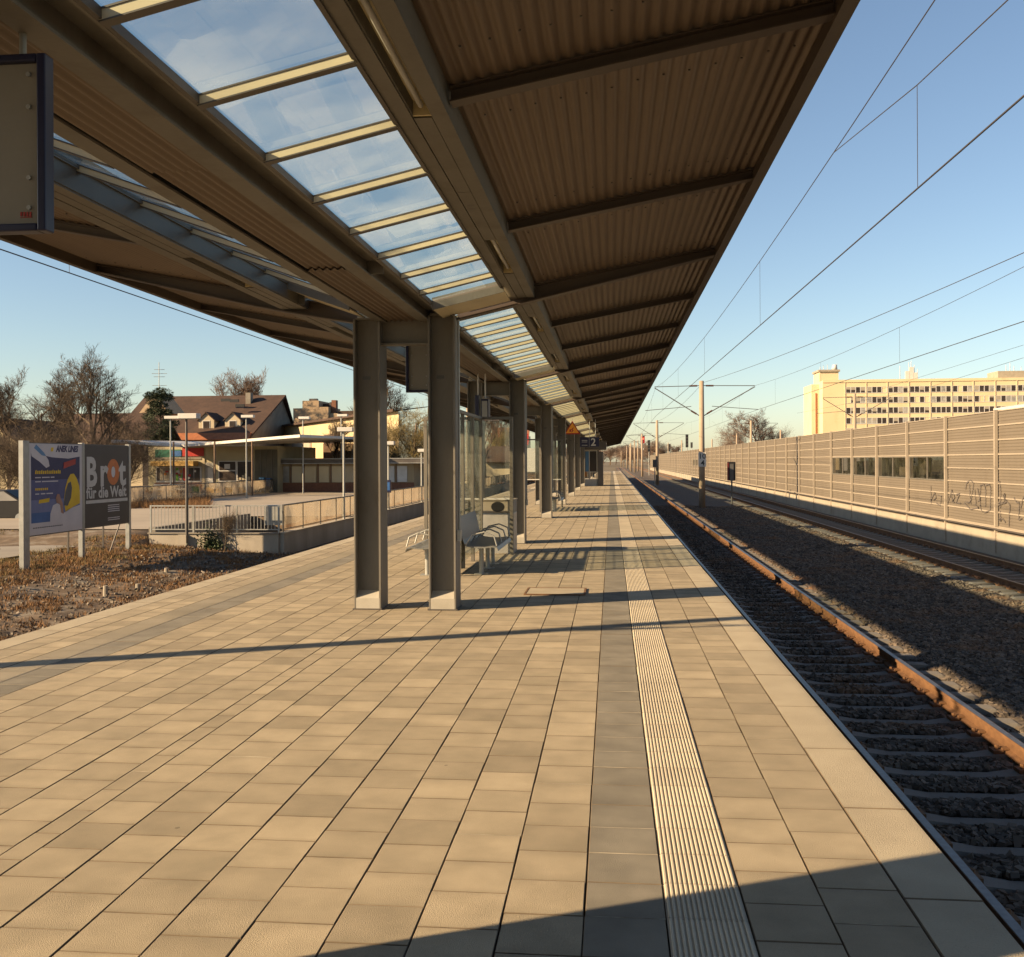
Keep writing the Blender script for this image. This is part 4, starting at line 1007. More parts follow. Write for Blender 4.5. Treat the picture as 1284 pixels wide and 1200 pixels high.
# pine
p=WD(200,600,86); root=empty('pine_tree',(p.x,p.y,-.6),0,'dense dark evergreen pine left of the brown roofed house','tree')
hp=WD(200,486,86).z+.6
g=MB(); g.tube((0,0,0),(.1,.1,hp*.95),.16,.04,n=8); g.build('trunk',M['bark'],root)
cl=[]
rd=random.Random(4)
for i in range(95):
    z=rd.uniform(.33,1.0)*hp; rad=2.7*(1-(z/hp))**.55*(.75+.3*math.sin(z*2.5))+.15; a=rd.uniform(0,6.28); rr=rad*rd.uniform(.35,1.0)
    cl.append((rr*math.cos(a),rr*math.sin(a),z,rd.uniform(.28,.5)))
n=26000; idx=rng.integers(0,len(cl),n); C=np.array(cl)[idx]
dirs=rng.normal(size=(n,3)); dirs/=np.linalg.norm(dirs,axis=1)[:,None]
P=C[:,:3]+dirs*(C[:,3]*rng.uniform(.2,1,n)**.5)[:,None]*np.array([1.25,1.25,.6]); sz=rng.uniform(.05,.12,n)
e=rng.normal(size=(n,3)); e/=np.linalg.norm(e,axis=1)[:,None]; s2=np.cross(dirs,e); 
V=np.stack([P-s2*sz[:,None]*.35,P+s2*sz[:,None]*.35,P+dirs*sz[:,None]*1.6+e*sz[:,None]*.4],1).reshape(-1,3)
np_mesh('crown',V,np.arange(n*3).reshape(-1,3),M['pine'],root,tone=rng.uniform(0,1,n))

# weeds
def tufts(name,spots,m,label,cat,hmin=.08,hmax=.3,blades=28):
    n=len(spots)*blades; sp=np.repeat(np.array(spots),blades,0)
    r=.09+.10*rng.uniform(0,1,n); a=rng.uniform(0,6.28,n)
    base=sp+np.stack([r*np.cos(a),r*np.sin(a),np.zeros(n)],1); h=rng.uniform(hmin,hmax,n)
    tip=base+np.stack([rng.normal(0,.45,n)*h,rng.normal(0,.45,n)*h,h],1); w=rng.uniform(.004,.012,n); b=rng.uniform(0,6.28,n); wv=np.stack([np.cos(b)*w,np.sin(b)*w,0*w],1)
    V=np.stack([base-wv,base+wv,tip],1).reshape(-1,3)
    return tag(np_mesh(name,V,np.arange(n*3).reshape(-1,3),m,tone=rng.uniform(0,1,n)),label,cat,kind='stuff')
sp=[]
while len(sp)<2300:
    x=random.uniform(-15.8,-9.5); y=random.uniform(9,30); 
    dens=.35+.65*(abs(x+14)<1.0)+.4*(math.sin(x*1.7+y*.8)*math.sin(y*.5-x)>.2)
    if random.random()<dens: sp.append((x,y,ter(x,y)-.01))
tufts('dry_weeds',sp,M['dry'],'dry reddish brown weeds covering the bank in front of the advertising boards','weeds',.03,.13,26)
sp=[(random.uniform(-16.2,-13.2),random.uniform(9,30),0) for _ in range(900)]+[(random.uniform(-24,-19.3),random.uniform(9,31),0) for _ in range(700)]; sp=[(x,y,ter(x,y)-.01) for x,y,_ in sp]
tufts('dry_grass',sp,M['drygreen'],'yellowish dry grass along the footpath behind the advertising boards','grass',.03,.11,30)
sp=[]
for _ in range(1500):
    p=WZ(random.uniform(150,262),random.uniform(614,636),-.5)
    sp.append((p.x,p.y,-.52))
tufts('dry_brush',sp,M['dry'],'tall dry brush in front of the shops behind the railings','brush',.12,.42,22)
sp=[]
for _ in range(900):
    sp.append((random.uniform(-14,-9.3),random.uniform(100,150),-.9))
tufts('dry_brush',sp,M['dry'],'brown brush on the slope below the dark-roofed shed','brush',.3,.9,12)
# bank below the shed
g=MB(); g.poly([(-10.3,95,-1.15),(-10.3,200,-1.15),(-16,200,-.3),(-16,95,-.3)]); g.poly([(-16,95,-.3),(-16,200,-.3),(-60,200,-.2),(-60,95,-.2)]); tag(g.build('bank',M['soil']),kind='structure')

# ivy on front wall + bare creeper
sp=[]
n=1500; V=[];tn=[]
for i in range(n):
    u=random.gauss(0,.2); v=abs(random.gauss(0,.24)); w_=random.uniform(-.1,.05)
    c=Vector((-12.35+u,29.8+w_,-1.3+v*1.5)); a=Vector((random.gauss(0,1),random.gauss(0,1),random.gauss(0,1))).normalized()*.045; b=a.orthogonal().normalized()*.04
    V+= [tuple(c-b),tuple(c+b),tuple(c+a)]; 
o=np_mesh('ivy_bush',np.array(V),np.arange(n*3).reshape(-1,3),M['ivy'],tone=rng.uniform(0,1,n)); tag(o,'small dark green ivy bush against the concrete wall below the dark lamp post','bush')
bare_tree((-11.9,29.75,-1.0),1.3,'leafless creeper on the picket railing beside the ivy','creepers on the railing',kind='s',cm='twig',wid=.9,name='bare_creeper',cat='creeper')

# ---------------------------------------------------------------- ramp walls, railings
t=empty('retaining_wall',(-10.2,30,0),0,'low concrete retaining wall parallel to the left track','wall')
g=MB(); g.box(-.15,.1,0,95,-1.9,-.54); g.build('wall',M['conc_wall'],t)
g=MB(); g.box(-.18,.13,-.02,95,-.539,-.50); g.build('coping',M['conc_light'],t)
t=empty('ramp_wall',(-12.3,29.9,0),0,'concrete end wall of the ramp facing the weedy bank','wall')
g=MB(); g.box(-2.1,2.05,0,.2,-1.9,-.54); g.box(-1.12,-.85,-.14,-.001,-1.9,-.56); g.build('wall',M['conc_wall'],t)
g=MB(); g.box(-2.15,2.08,-.04,.23,-.539,-.50); g.build('coping',M['conc'],t)
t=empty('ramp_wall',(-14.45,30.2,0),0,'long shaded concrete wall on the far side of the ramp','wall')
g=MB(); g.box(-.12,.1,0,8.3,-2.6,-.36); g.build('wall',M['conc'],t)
t=empty('picket_railing',(-12.3,29.98,0),0,'grey picket railing on the end wall of the ramp','railing')
g=MB(); g.box(-2.1,2.05,-.02,.02,.31,.35); g.box(-2.1,2.05,-.015,.015,-.42,-.39); g.build('rail_bar',M['galv'],t)
pk=None
for i in range(38):
    x=-2.08+i*.111
    if pk is None: g=MB(); g.box(-.008,.008,-.008,.008,-.389,.309); pk=g.build('picket',M['galv'],t); pk.location.x=x
    else: c=pk.copy(); COL.objects.link(c); c.parent=t; c.location.x=x
for x in (-2.09,-.7,.7,2.04): g=MB(); g.box(x-.025,x+.025,-.025,.025,-.5,.345); g.build('post',M['galv'],t)
def rail(x,y0,y1,z0,h,label,step=1.45,panel=False):
    t=empty('ramp_railing',(x,y0,0),0,label,'railing')
    g=MB(); g.box(-.025,.025,0,y1-y0,z0+h-.04,z0+h); g.box(-.012,.012,0,y1-y0,z0+.08,z0+.10); g.build('rail_bar',M['steel_gray'],t)
    y=0; k=0; po=None
    while y<=y1-y0 and k<60:
        if po is None: g=MB(); g.box(-.02,.02,-.02,.02,z0,z0+h-.041); po=g.build('post',M['steel_gray'],t)
        else: c=po.copy(); COL.objects.link(c); c.parent=t; c.location.y=y
        y+=step;k+=1
    if panel:
        g=MB(); g.box(-.006,.006,.03,y1-y0,z0+.101,z0+h-.041); g.build('mesh_panel',panel,t)
rail(-10.2,30.2,100,-.5,.86,'railing with thin posts on the low concrete wall beside the left track',2.0,M['meshpanel'])
rail(-24.0,44,104,-.47,.95,'far railing along the back of the paved area in front of the shops',2.6,M['meshpanel'])
g=MB(); g.box(-.3,.3,-.12,.12,-.3,.33); o=g.build('control_cabinet',M['galv']); o.location=(-10.6,30.6,0); tag(o,'plain grey metal cabinet where the picket railing meets the long railing','cabinet')

# lamps
def lamp(p,ground,label,hw=.8,m='galv',rp=.045):
    t=empty('platform_lamp',(p.x,p.y,ground),0,label,'street lamp','flat-headed lamps on the left')
    h=p.z-ground
    g=MB(); g.tube((0,0,0),(0,0,h),rp*1.1,rp*.8,n=8); g.build('pole',M[m],t)
    g=MB(); g.box(-hw*.35,hw*.65,-.16,.16,h,h+.16); g.build('head',M['white'],t,bevel=.015)
    g=MB(); g.box(-hw*.3,hw*.6,-.13,.13,h-.012,h-.001); g.build('diffuser',M['winlight'],t)
lamp(WD(214,523,55.6),-.5,'sunlit lamp left of the dark lamp post, in front of the kiosk',.85)
lamp(WD(234,523,30.6),-.54,'nearest dark lamp post standing at the ramp end wall beside the ivy',.6,'dark_steel')
lamp(WD(309,522,60),-.5,'lamp in front of the brown roof, between kiosk and pavilion',.75)
lamp(WD(380,524,68),-.5,'lamp in front of the sandy brick building, above the pavilion',.75)
lamp(WD(431,540,38),-.54,'large near lamp left of the first column, on the low wall',.6)
lamp(WD(428,521,72),-.5,'farther lamp just left of the first column, above the large near one',.75)
lamp(WD(487,557,45.5),-.54,'lamp framed between the two first columns, with a timetable case',.45)
lamp(WD(528.5,566,53.6),-.54,'lamp framed between the two first columns, close to the right column',.5)
t=empty('timetable_case',(WD(487,600,45.3).x,WD(487,600,45.3).y-.15,0),0,'dark blue case fixed to the lamp post between the first two columns','notice case')
g=MB(); g.box(-.15,.15,-.05,.05,WD(487,617,45).z,WD(487,601,45).z); g.build('case',M['navy'],t,bevel=.01)
g=MB(); g.box(-.1,.1,-.054,-.0505,WD(487,614,45).z,WD(487,604,45).z); g.build('sheet',M['blue'],t)

# ---------------------------------------------------------------- advertising boards
XB=-14.2
def yb(px): return WX(px,600,XB).y
y0,ym,y1=yb(34.5),yb(104.5),yb(162.5)
def zbx(px,py): return WX(px,py,XB).z
def P2(g,pts,off,mi=0): g.poly([(off,a,b) for a,b in pts],mi)
zt,zb1=zbx(34,552.5),zbx(34,669); ztB,zbB=zbx(163,557),zbx(163,651)
def post(t,y,w=.09,zg=-1.0,zt_=None):
    g=MB(); g.box(-.10,.02,y-w/2,y+w/2,zg,zt_); g.build('post',M['galv'],t,bevel=.004)
t=empty('advertising_board',(XB,y0,0),0,'advertising board with the blue boat holiday poster, nearest on the left bank','billboard','advertising boards on the bank')
W=ym-.09-y0; zt=1.52+ (zt-1.52)*1.0; Hh=zt-zb1
post(t,-.08,.26,-1.0,zt+.06); post(t,W+.02,.05,-1.0,zt+.05)
g=MB(); g.box(-.06,-.001,0.05,W,zb1-.03,zt+.02); g.build('back_plate',M['steel_gray'],t)
g=MB(); g.box(0,.012,.05,W,zb1,zt); pl=g.build('poster',mat('poster_paper',(.60,.57,.58),(.55,.53,.54),3,.6),t)
def uv(u,v): return (.05+u*(W-.05), zb1+v*Hh)
def poster_poly(name,pts,m,off,par=None):
    g=MB(); g.poly([(off,)+uv(u,v) for u,v in pts]); return g.build(name,m,par or pl)
mn=mat('poster_navy',(.035,.035,.10),(.03,.03,.085),3,.6); mv=mat('poster_violet',(.085,.095,.22),(.07,.08,.19),3,.6); mvb=mat('poster_slate_blue',(.17,.20,.36),(.14,.17,.31),3,.6)
my=mat('poster_yellow',(.75,.52,.02),(.65,.42,.02),3,.6); mw=mat('poster_white',(.62,.59,.60),(.55,.53,.55),3,.6); mp_=mat('poster_skin',(.40,.22,.15),(.3,.16,.11),3,.6); mg=mat('poster_grey',(.10,.10,.11),(.07,.07,.08),3,.6)
poster_poly('artwork',[(.03,.60),(.95,.60),(.95,.86),(.72,.835),(.4,.85),(.03,.90)],mn,.0135)
poster_poly('artwork',[(.03,.38),(.95,.38),(.95,.60),(.03,.60)],mv,.0135)
poster_poly('artwork',[(.03,.14),(.95,.14),(.95,.38),(.03,.38)],mvb,.0135)
poster_poly('artwork',[(.03,.13),(.60,.13),(.60,.24),(.03,.24)],M['blue'],.015)
# ferry
poster_poly('ferry_picture',[(.02,.93),(.08,.99),(.22,.93),(.34,.82),(.36,.75),(.30,.73),(.18,.80),(.04,.86)],mw,.0165)
poster_poly('ferry_picture',[(.08,.95),(.12,.99),(.26,.90),(.30,.86),(.22,.87)],M['lblue'],.018)
# yellow sail shape
poster_poly('yellow_shape',[(.63,.36),(.66,.50),(.70,.59),(.76,.655),(.83,.66),(.89,.60),(.935,.52),(.95,.44),(.95,.31),(.80,.27),(.66,.22)],my,.0165)
poster_poly('yellow_shape',[(.62,.30),(.66,.46),(.71,.55),(.765,.57),(.79,.50),(.77,.38),(.70,.29)],mg,.018)
poster_poly('white_shape',[(.60,.06),(.60,.20),(.70,.245),(.82,.27),(.95,.29),(.95,.05)],mw,.0165)
poster_poly('printed_person',[(.36,.10),(.37,.22),(.42,.31),(.50,.33),(.57,.30),(.62,.20),(.62,.10)],mw,.0195)
poster_poly('printed_person',[(.49,.33),(.47,.39),(.50,.435),(.54,.43),(.565,.38),(.60,.33),(.62,.2),(.57,.22),(.55,.32)],mp_,.021)
g=MB(); g.poly([(.0225,)+uv(u,v) for u,v in ((.62,.72),(.86,.77),(.865,.835-.0),(.625,.79))]); g.build('red_banner',M['red'],pl)
g=MB()
for (u0,u1,v,hh) in ((.10,.20,.62,.012),(.22,.36,.62,.012),(.38,.45,.62,.012),(.10,.20,.575,.012),(.22,.52,.575,.012),(.10,.17,.44,.012),(.2,.28,.44,.012),(.3,.42,.44,.012)):
    g.poly([(.0165,)+uv(u,q) for u,q in ((u0,v),(u1,v),(u1,v+hh),(u0,v+hh))])
g.build('small_print',mw,pl)
g=MB()
for k in range(14): 
    u0=.10+k*.034; g.poly([(.0165,)+uv(u,q) for u,q in ((u0,.665),(u0+.024,.665),(u0+.026,.70+.012*(k%3==0)),(u0+.003,.70))])
for k in range(7):
    u0=.10+k*.034; g.poly([(.0165,)+uv(u,q) for u,q in ((u0,.485),(u0+.024,.485),(u0+.026,.51),(u0+.003,.51))])
g.poly([(.0165,)+uv(u,q) for u,q in ((.16,.34),(.35,.35),(.36,.395),(.17,.38))]); g.build('yellow_print',my,pl)
g=MB()
for k in range(22):
    u0=.06+k*.04; g.poly([(.0135,)+uv(u,q) for u,q in ((u0,.07),(u0+.03,.07),(u0+.03,.082),(u0,.082))])
g.build('bottom_print',mg,pl)
rt=(R(90),0,R(90))
textmesh('lettering','ANEK LINES',.215,mn,pl,(.0135,)+uv(.70,.915),rt,bold=.012,ext=.0008,shear=.25,xs=.9)
g=MB(); g.poly([(.0135,)+uv(u,q) for u,q in ((.385,.915),(.43,.915),(.44,.96),(.395,.96))]); g.build('emblem',my,pl)
t=empty('advertising_board',(XB,ym,0),0,'advertising board with the dark poster reading Brot in white letters','billboard','advertising boards on the bank')
W2=y1-ym; Z0,Z1=zbB,ztB; zA=zbx(106,658)
zlo,zhi=(zA+zbB)/2-.02,(zt+ztB)/2
post(t,-.0,.07,-1.0,zhi+.05); post(t,W2-.02,.12,-1.0,zhi+.05)
g=MB(); g.box(-.06,-.001,.05,W2-.1,zlo-.03,zhi+.02); g.build('back_plate',M['steel_gray'],t)
mb=mat('poster_black',(.055,.045,.042),(.045,.038,.035),2,.55)
g=MB(); g.box(0,.012,.05,W2-.09,zlo,zhi); pl=g.build('poster',mb,t)
Ww=W2-.14; Hb=zhi-zlo
def uv2(u,v): return (.05+u*Ww, zlo+v*Hb)
g=MB(); g.poly([(.0135,)+uv2(u,v) for u,v in ((.02,.285),(.97,.285),(.97,.325),(.02,.325))]); g.build('white_line',M['white'],pl)
g=MB()
for v in (.24,.215,.19,.165,.08,.055):
    g.poly([(.0135,)+uv2(u,q) for u,q in ((.50,v),(.78-.05*random.random(),v),(.78,v+.010),(.50,v+.010))])
g.build('small_print',mw,pl)
def T(s,u,v,size,xs,bold): return textmesh('lettering',s,size,M['white'],pl,(.0135,)+uv2(u,v),rt,bold=bold,ext=.0008,align='LEFT',xs=xs)
T('B',.025,.505,1.10,.92,.038); T('r',.325,.505,1.10,.98,.038); T('t',.77,.505,1.10,1.0,.038)
T('für die Welt',.03,.352,.43,1.04,.013)
g=MB(); n=36
for ra,rb in ((.40,1.0),):
    for i in range(n):
        a0,a1=2*math.pi*i/n,2*math.pi*(i+1)/n; cu,cv=.63,.665; 
        g.poly([(.0135,)+uv2(cu+.145*r_*math.cos(a)*(.32 if r_<.5 else 1)/(.4 if r_<.5 else 1),cv+.165*r_*math.sin(a)*(.45 if r_<.5 else 1)/(.4 if r_<.5 else 1)*1.0) for r_,a in ((ra,a0),(rb,a0),(rb,a1),(ra,a1))])
g.build('orange_ring',mat('poster_orange',(.62,.20,.05),(.50,.14,.035),9,.6),pl)
g=MB(); g.poly([(.0135,)+uv2(.63+.045*math.cos(2*math.pi*i/20),.665+.07*math.sin(2*math.pi*i/20)) for i in range(20)]); g.build('ring_centre',mw,pl)
g=MB(); g.tube((-.2,W2-.9,-1.0),(-.05,W2-.3,.2),.02); g.build('brace',M['dark_steel'],t)
# stubs and fence stakes
for i,(px,py,hh) in enumerate(((131.5,745,.22),(172,737,.13),(208,718,.16))):
    p=WZ(px,py,-1.1); g=MB(); g.tube((0,0,-.1),(0,0,hh),.055,.05,n=10); o=g.build('marker_stub',M['conc_light']); o.location=(p.x,p.y,-1.1)
    tag(o,['short pale concrete stub nearest the platform edge on the bank','tiny dark stub behind the pale one on the weedy bank','small stub near the concrete end wall'][i],'marker post')
for i,(px,y_) in enumerate(((85,26.5),(129,31))):
    p=WX(px,640,-15.0); g=MB(); g.box(-.02,.02,-.02,.02,-1.0,.35); o=g.build('fence_stake',M['dark_steel']); o.location=(p.x,p.y,0)
    tag(o,['thin dark stake visible under the boat poster','thin dark stake visible under the dark poster'][i],'stake')

# ---------------------------------------------------------------- buildings on the left
def house_box(g,a,b,y0_,y1_,z0,z1,mi=0): g.box(a,b,y0_,y1_,z0,z1,mi)
# shops
YSH=69; f=lambda px,py,Y=YSH: WY(px,py,Y)
X0,X1=f(186,600).x,f(349,600).x; zr=f(240,558).z
t=empty('shop_row',(0,YSH,0),0,'low shop row with kiosk window, red and green signs and white shop windows','shop building')
g=MB(); g.box(X0,X1,0,9,-.6,zr); g.build('wall',mat('shop_wall',(.42,.38,.25),(.36,.32,.21),.8,.8),t)
def pf(name,px0,px1,pyt,pyb,m,dy=-.03,th=.028,par=None):
    a=f(px0,pyb); b=f(px1,pyt); g=MB(); g.box(a.x,b.x,dy-th,dy,a.z,b.z); return g.build(name,m,par or t)
pf('green_sign',195,227,561.5,571,M['green']); pf('blue_sign',216,228,563,570,M['blue'],dy=-.062); pf('red_sign',229,256,559.5,570,M['red']); pf('grey_band',195,253,571,574,M['conc'],)
pf('awning',196,249,576,582,M['awning'],dy=-.03,th=.9); 
w_=pf('window',196,253,583,602.5,M['white']); 
for i,(a,b,m_) in enumerate(((197,200.5,'winglass'),(201,205,'conc_light'),(206,213,'conc_light'),(214,220,'white'),(221,224,'lime'),(225,229,'conc_light'),(230,236,'red'),(237,243,'winglass'),(244,251,'winglass'))):
    pf('pane',a,b,584.5,600.5,M[m_],dy=-.062,par=w_)
for i in range(10):
    a=random.uniform(206,244); c=random.uniform(586,596); pf('magazine',a,a+random.uniform(2,4),c,c+random.uniform(2,4),M[random.choice(['red','white','orange','blue','awning','lime','white'])],dy=-.095,th=.02,par=w_)
pf('brick_base',194,254,603,613,M['brick']); pf('display_rack',196,238,604.5,606.5,M['white'],dy=-.2,th=.2); pf('display_rack',196,238,610,612,M['white'],dy=-.2,th=.2)
pf('side_wall',254,257,572,612,M['cream'] ,)
pf('door',258,268,578,607,M['winlight']); pf('poster',261,267.5,584,606,M['white'],dy=-.062)
w_=pf('window',274,318,576,602,M['white']); pf('pane',275.5,295.5,577,587.5,M['winglass'],dy=-.062,par=w_); pf('pane',275.5,295.5,589,600.5,M['winglass'],dy=-.062,par=w_); pf('pane',298.5,316,577,600.5,M['winglass'],dy=-.062,par=w_)
pf('notice',282,289,580,586,M['white'],dy=-.095,th=.01,par=w_); 
for a,c in ((300,597),(304,594),(307.5,592),(311,596)): pf('shop_goods',a,a+3,c,600,M['cream'],dy=-.095,th=.01,par=w_)
pf('white_sill',271,318,603,609,M['white']); pf('yellow_base',256,320,609.5,616,M['awning'])
pf('recess_shade_panel',320,348,562,616,mat('recess_shade',(.12,.11,.08),(.08,.075,.055),1.5,.7));  # flat panel, the shade of the recess put in as dark colour
for a in (327,334,341): pf('mullion',a,a+.8,562,612,M['steel'],dy=-.062)
pf('letterbox',327,333,597,606,M['lblue'],dy=-.1,th=.3); pf('parcel_machine',325,331,599,611,M['navy'],dy=-.4,th=.3); pf('letterbox',336,341,598,608,M['blue'],dy=-.1,th=.3)
pf('brown_front',345,440,551,581,M['wood'],dy=12,th=.1)
for a in (358,376,396,415): pf('front_panel',a,a+12,553,575,mat('front_tan',(.22,.16,.09),(.17,.12,.07),2,.6),dy=11.85,th=.05)
pf('door',387,400,560,576,M['winlight'],dy=11.75,th=.05)
# canopy slab
pts=[(f(140,552.5,60).x,60),(f(236,558,68.0).x,66.8),(f(376,546,61).x,61),(f(440,548,70).x,72),(f(440,548,70).x,80),(f(140,550,60).x,80)]
def zc_(i): return [f(149,552.5,60).z,f(236,558.5,66.8).z,f(376,547,61).z,f(410,550,72).z,3.3,3.2][i]
g=MB(); top=[(p[0],p[1]-YSH,zc_(i)+.18) for i,p in enumerate(pts)]; bot=[(p[0],p[1]-YSH,zc_(i)) for i,p in enumerate(pts)]
g.poly(top); g.poly(bot[::-1])
for i in range(6): j=(i+1)%6; g.poly([bot[i],bot[j],top[j],top[i]])
g.build('canopy_roof',M['white'],t)
for i,(px,pyb) in enumerate(((269,616),(294,618),(319,620))):
    p=WZ(px,pyb,-.5); g=MB(); g.tube((p.x,62.5+i*0-YSH,-.5),(p.x,62.5-YSH,3.05),.06); g.build('canopy_post',M['wood'],t)
o=MB(); a=WZ(270,617,-.5); b=WZ(278,617,-.5); o.box(0,b.x-a.x,0,.4,0,.55); o.box(-.02,b.x-a.x+.02,-.02,.42,.55,.6); o=o.build('grit_box',M['lime'],bevel=.02); o.location=(a.x,a.y-4,-.5); tag(o,'lime green grit box on the ground in front of the shops','grit box')
# pavilion
YP=70; f2=lambda px,py: WY(px,py,YP)
t=empty('glass_pavilion',(0,YP,0),0,'flat-roofed glazed pavilion with dark fascia and pale poster panes above a brick base','pavilion')
a,b=f2(349,614),f2(519,575)
g=MB(); g.box(a.x,b.x,0.03,5,-.5,1.7); g.build('wall',mat('pavilion_inner',(.35,.28,.17),(.28,.22,.13),.5,.8),t)
g=MB(); g.box(a.x-.15,f2(533,575).x,-.5,5.3,f2(400,580.5).z,f2(400,573.5).z); g.build('fascia',M['dark_steel'],t)
g=MB(); g.box(a.x-.16,f2(533,575).x+.01,-.53,-.501,f2(400,574.5).z,f2(400,573.7).z); g.box(a.x-.16,f2(533,575).x+.01,-.53,-.501,f2(400,580.2).z,f2(400,579.4).z); g.build('trim',M['galv'],t)
g=MB(); g.box(a.x,b.x,-.05,.02,f2(400,616).z,f2(400,604).z); g.build('brick_base',M['brick'],t)
pxs=[349,364,380,398,414,430,446,462,481,496,512]; ms=['winlight','pale','pale','pale','pale','cream','pale','pale','white','white','wood']
mpale=mat('frosted_pane',(.55,.48,.32),(.46,.39,.25),.5,.5)
for i in range(len(pxs)-1):
    A,B=f2(pxs[i]+2,603.5),f2(pxs[i+1]-1.5,583.5); g=MB(); g.box(A.x,B.x,-.03,.01,A.z,B.z); g.build('pane',mpale if ms[i]=='pale' else M[ms[i]],t)
    A=f2(pxs[i],604); g=MB(); g.box(A.x,f2(pxs[i]+1.8,580).x,-.06,.02,A.z,f2(400,581).z); g.build('mullion',M['wood'],t)
# brown roofed house
d=112
t=empty('brown_roofed_house',(0,0,0),0,'house with a steep brown tiled roof and two small dormers behind the shops','house')
e0,e1=WD(196,546,104),WD(343,545,104); r0,r1=WD(196,495.5,112),WD(359,491.8,112)
r0.z=r1.z=(r0.z+r1.z)/2; e0.z=e1.z=(e0.z+e1.z)/2; rx0,rx1=min(r0.x,e0.x)-2,r1.x; ex1=rx1+ .0
yR,yE=r1.y,e1.y; yBk=2*yR-yE
def slab(name,pts,th,m,par):
    g=MB(); n_=(Vector(pts[1])-Vector(pts[0])).cross(Vector(pts[2])-Vector(pts[0])).normalized()*th
    A=[Vector(p) for p in pts]; B=[p-n_ for p in A]; g.poly(A); g.poly(B[::-1])
    for i in range(len(A)): j=(i+1)%len(A); g.poly([A[i],B[i],B[j],A[j]])
    return g.build(name,m,par)
zE,zR=e0.z,r0.z
rf=slab('roof',[(rx0,yE-.5,zE-.2),(rx1-1.2,yE-.5,zE-.2),(rx1,yR,zR),(rx0,yR,zR)],.2,M['roof_brown'],t)
slab('roof_back',[(rx0,yR,zR-.01),(rx1,yR,zR-.01),(rx1-1.2,yBk+.5,zE-.2),(rx0,yBk+.5,zE-.2)],.2,M['roof_brown'],t)
slab('eave_tiles',[(rx0,yE-.75,zE-.32),(rx1-1.2,yE-.75,zE-.32),(rx1-1.15,yE+.2,zE+.42),(rx0,yE+.2,zE+.42)],.1,M['roof_orange'],rf)
g=MB(); g.box(rx0,rx1-1.4,yE+.3,yBk-.3,-.6,zE); g.build('wall',M['cream'],t)
g=MB(); g.poly([(rx1-1.3,yE,zE-.3),(rx1-1.3,yBk,zE-.3),(rx1-.5,yR,zR-.1)]); g.poly([(rx1-1.3,yE,-.6),(rx1-1.3,yBk,-.6),(rx1-1.3,yBk,zE-.3),(rx1-1.3,yE,zE-.3)]); g.build('gable_wall',M['conc'],t)
for px in (259,292):
    c=WD(px,537,106.2); w2=.85; zt_=WD(px,524,106.2).z; zp_=WD(px,515,106.2).z; yb_=c.y+4.5
    g=MB(); g.box(c.x-w2,c.x+w2,c.y,c.y+2.2,c.z-.1,zt_); g.poly([(c.x-w2,c.y,zt_),(c.x+w2,c.y,zt_),(c.x,c.y,zp_)]); dm=g.build('dormer',M['cream'],t)
    g=MB(); g.box(c.x-.42,c.x+.42,c.y-.03,c.y-.002,c.z+.1,c.z+1.0); wn=g.build('window',M['white'],dm)
    g=MB(); g.box(c.x-.34,c.x+.34,c.y-.05,c.y-.031,c.z+.18,c.z+.92); g.build('pane',M['winglass'],dm)
    for s in (-1,1):
        pts=[(c.x+s*(w2+.2),c.y-.15,zt_-.12),(c.x+s*(w2+.2),yb_,zt_-.12),(c.x,yb_,zp_+.05),(c.x,c.y-.15,zp_+.05)]
        if s<0: pts=pts[::-1]
        slab('dormer_roof',pts,.08,M['roof_brown'],dm)
p=WD(313,492,111); g=MB(); g.box(p.x-.28,p.x+.28,p.y-.4,p.y+.4,p.z-1.8,p.z+.1); g.build('chimney',M['conc'],rf)
for px,py in ((285,500),(296,501),(303,507)): 
    p=WD(px,py,111-((py-492)*.15)); g=MB(); g.box(p.x-.5,p.x+.5,p.y-.5,p.y-.3,p.z-.15,p.z+.15); g.build('roof_window',M['black'],rf)
# aerial at left end
p=WD(200,490,100); t=empty('television_aerial',(p.x,p.y,0),0,'tall thin television aerial on the roof above the pine','aerial')
g=MB(); g.tube((0,0,p.z-1.5),(0,0,WD(200,452,100).z),.035)
g.build('mast',M['galv'],t); g=MB()
for py,w_ in ((461,.5),(466,.75),(470,.55),(481,.7)): z_=WD(200,py,100).z; g.tube((-w_,0,z_),(w_,.2,z_),.022); 
g.build('crossbar',M['galv'],t)
g=MB(); P=WD(199,492,101); g.extr([(-1.6,P.z-2),(1.6,P.z-2),(0,P.z)],-1,3,axis='y'); o=g.build('gable_top',M['sandstone']); o.location=(P.x,P.y,0); tag(o,'small pale pointed gable behind the top of the pine','gable')
# yellow hall
t=empty('yellow_hall',(0,0,0),0,'long pale yellow hall with a sloping roofline behind the pavilion','building')
A=WD(348,534,118); B=WD(446,521,91); Cc=WD(500,514,82); zt_=A.z
g=MB()
for (P,Q) in ((A,B),(B,Cc)):
    g.poly([(P.x,P.y,-.6),(Q.x,Q.y,-.6),(Q.x,Q.y,zt_),(P.x,P.y,zt_)])
g.poly([(Cc.x,Cc.y,-.6),(Cc.x-3,Cc.y+10,-.6),(Cc.x-3,Cc.y+10,zt_),(Cc.x,Cc.y,zt_)]); g.poly([(A.x,A.y,-.6),(A.x-6,A.y+18,-.6),(A.x-6,A.y+18,zt_),(A.x,A.y,zt_)]); g.build('wall',mat('hall_render',(.52,.42,.25),(.46,.37,.22),.4,.85,fine=.06,dirt=(.36,.28,.17),dscale=.5,dlo=.5,dhi=.85),t)
def lerp(P,Q,u): return P+(Q-P)*u
g=MB()
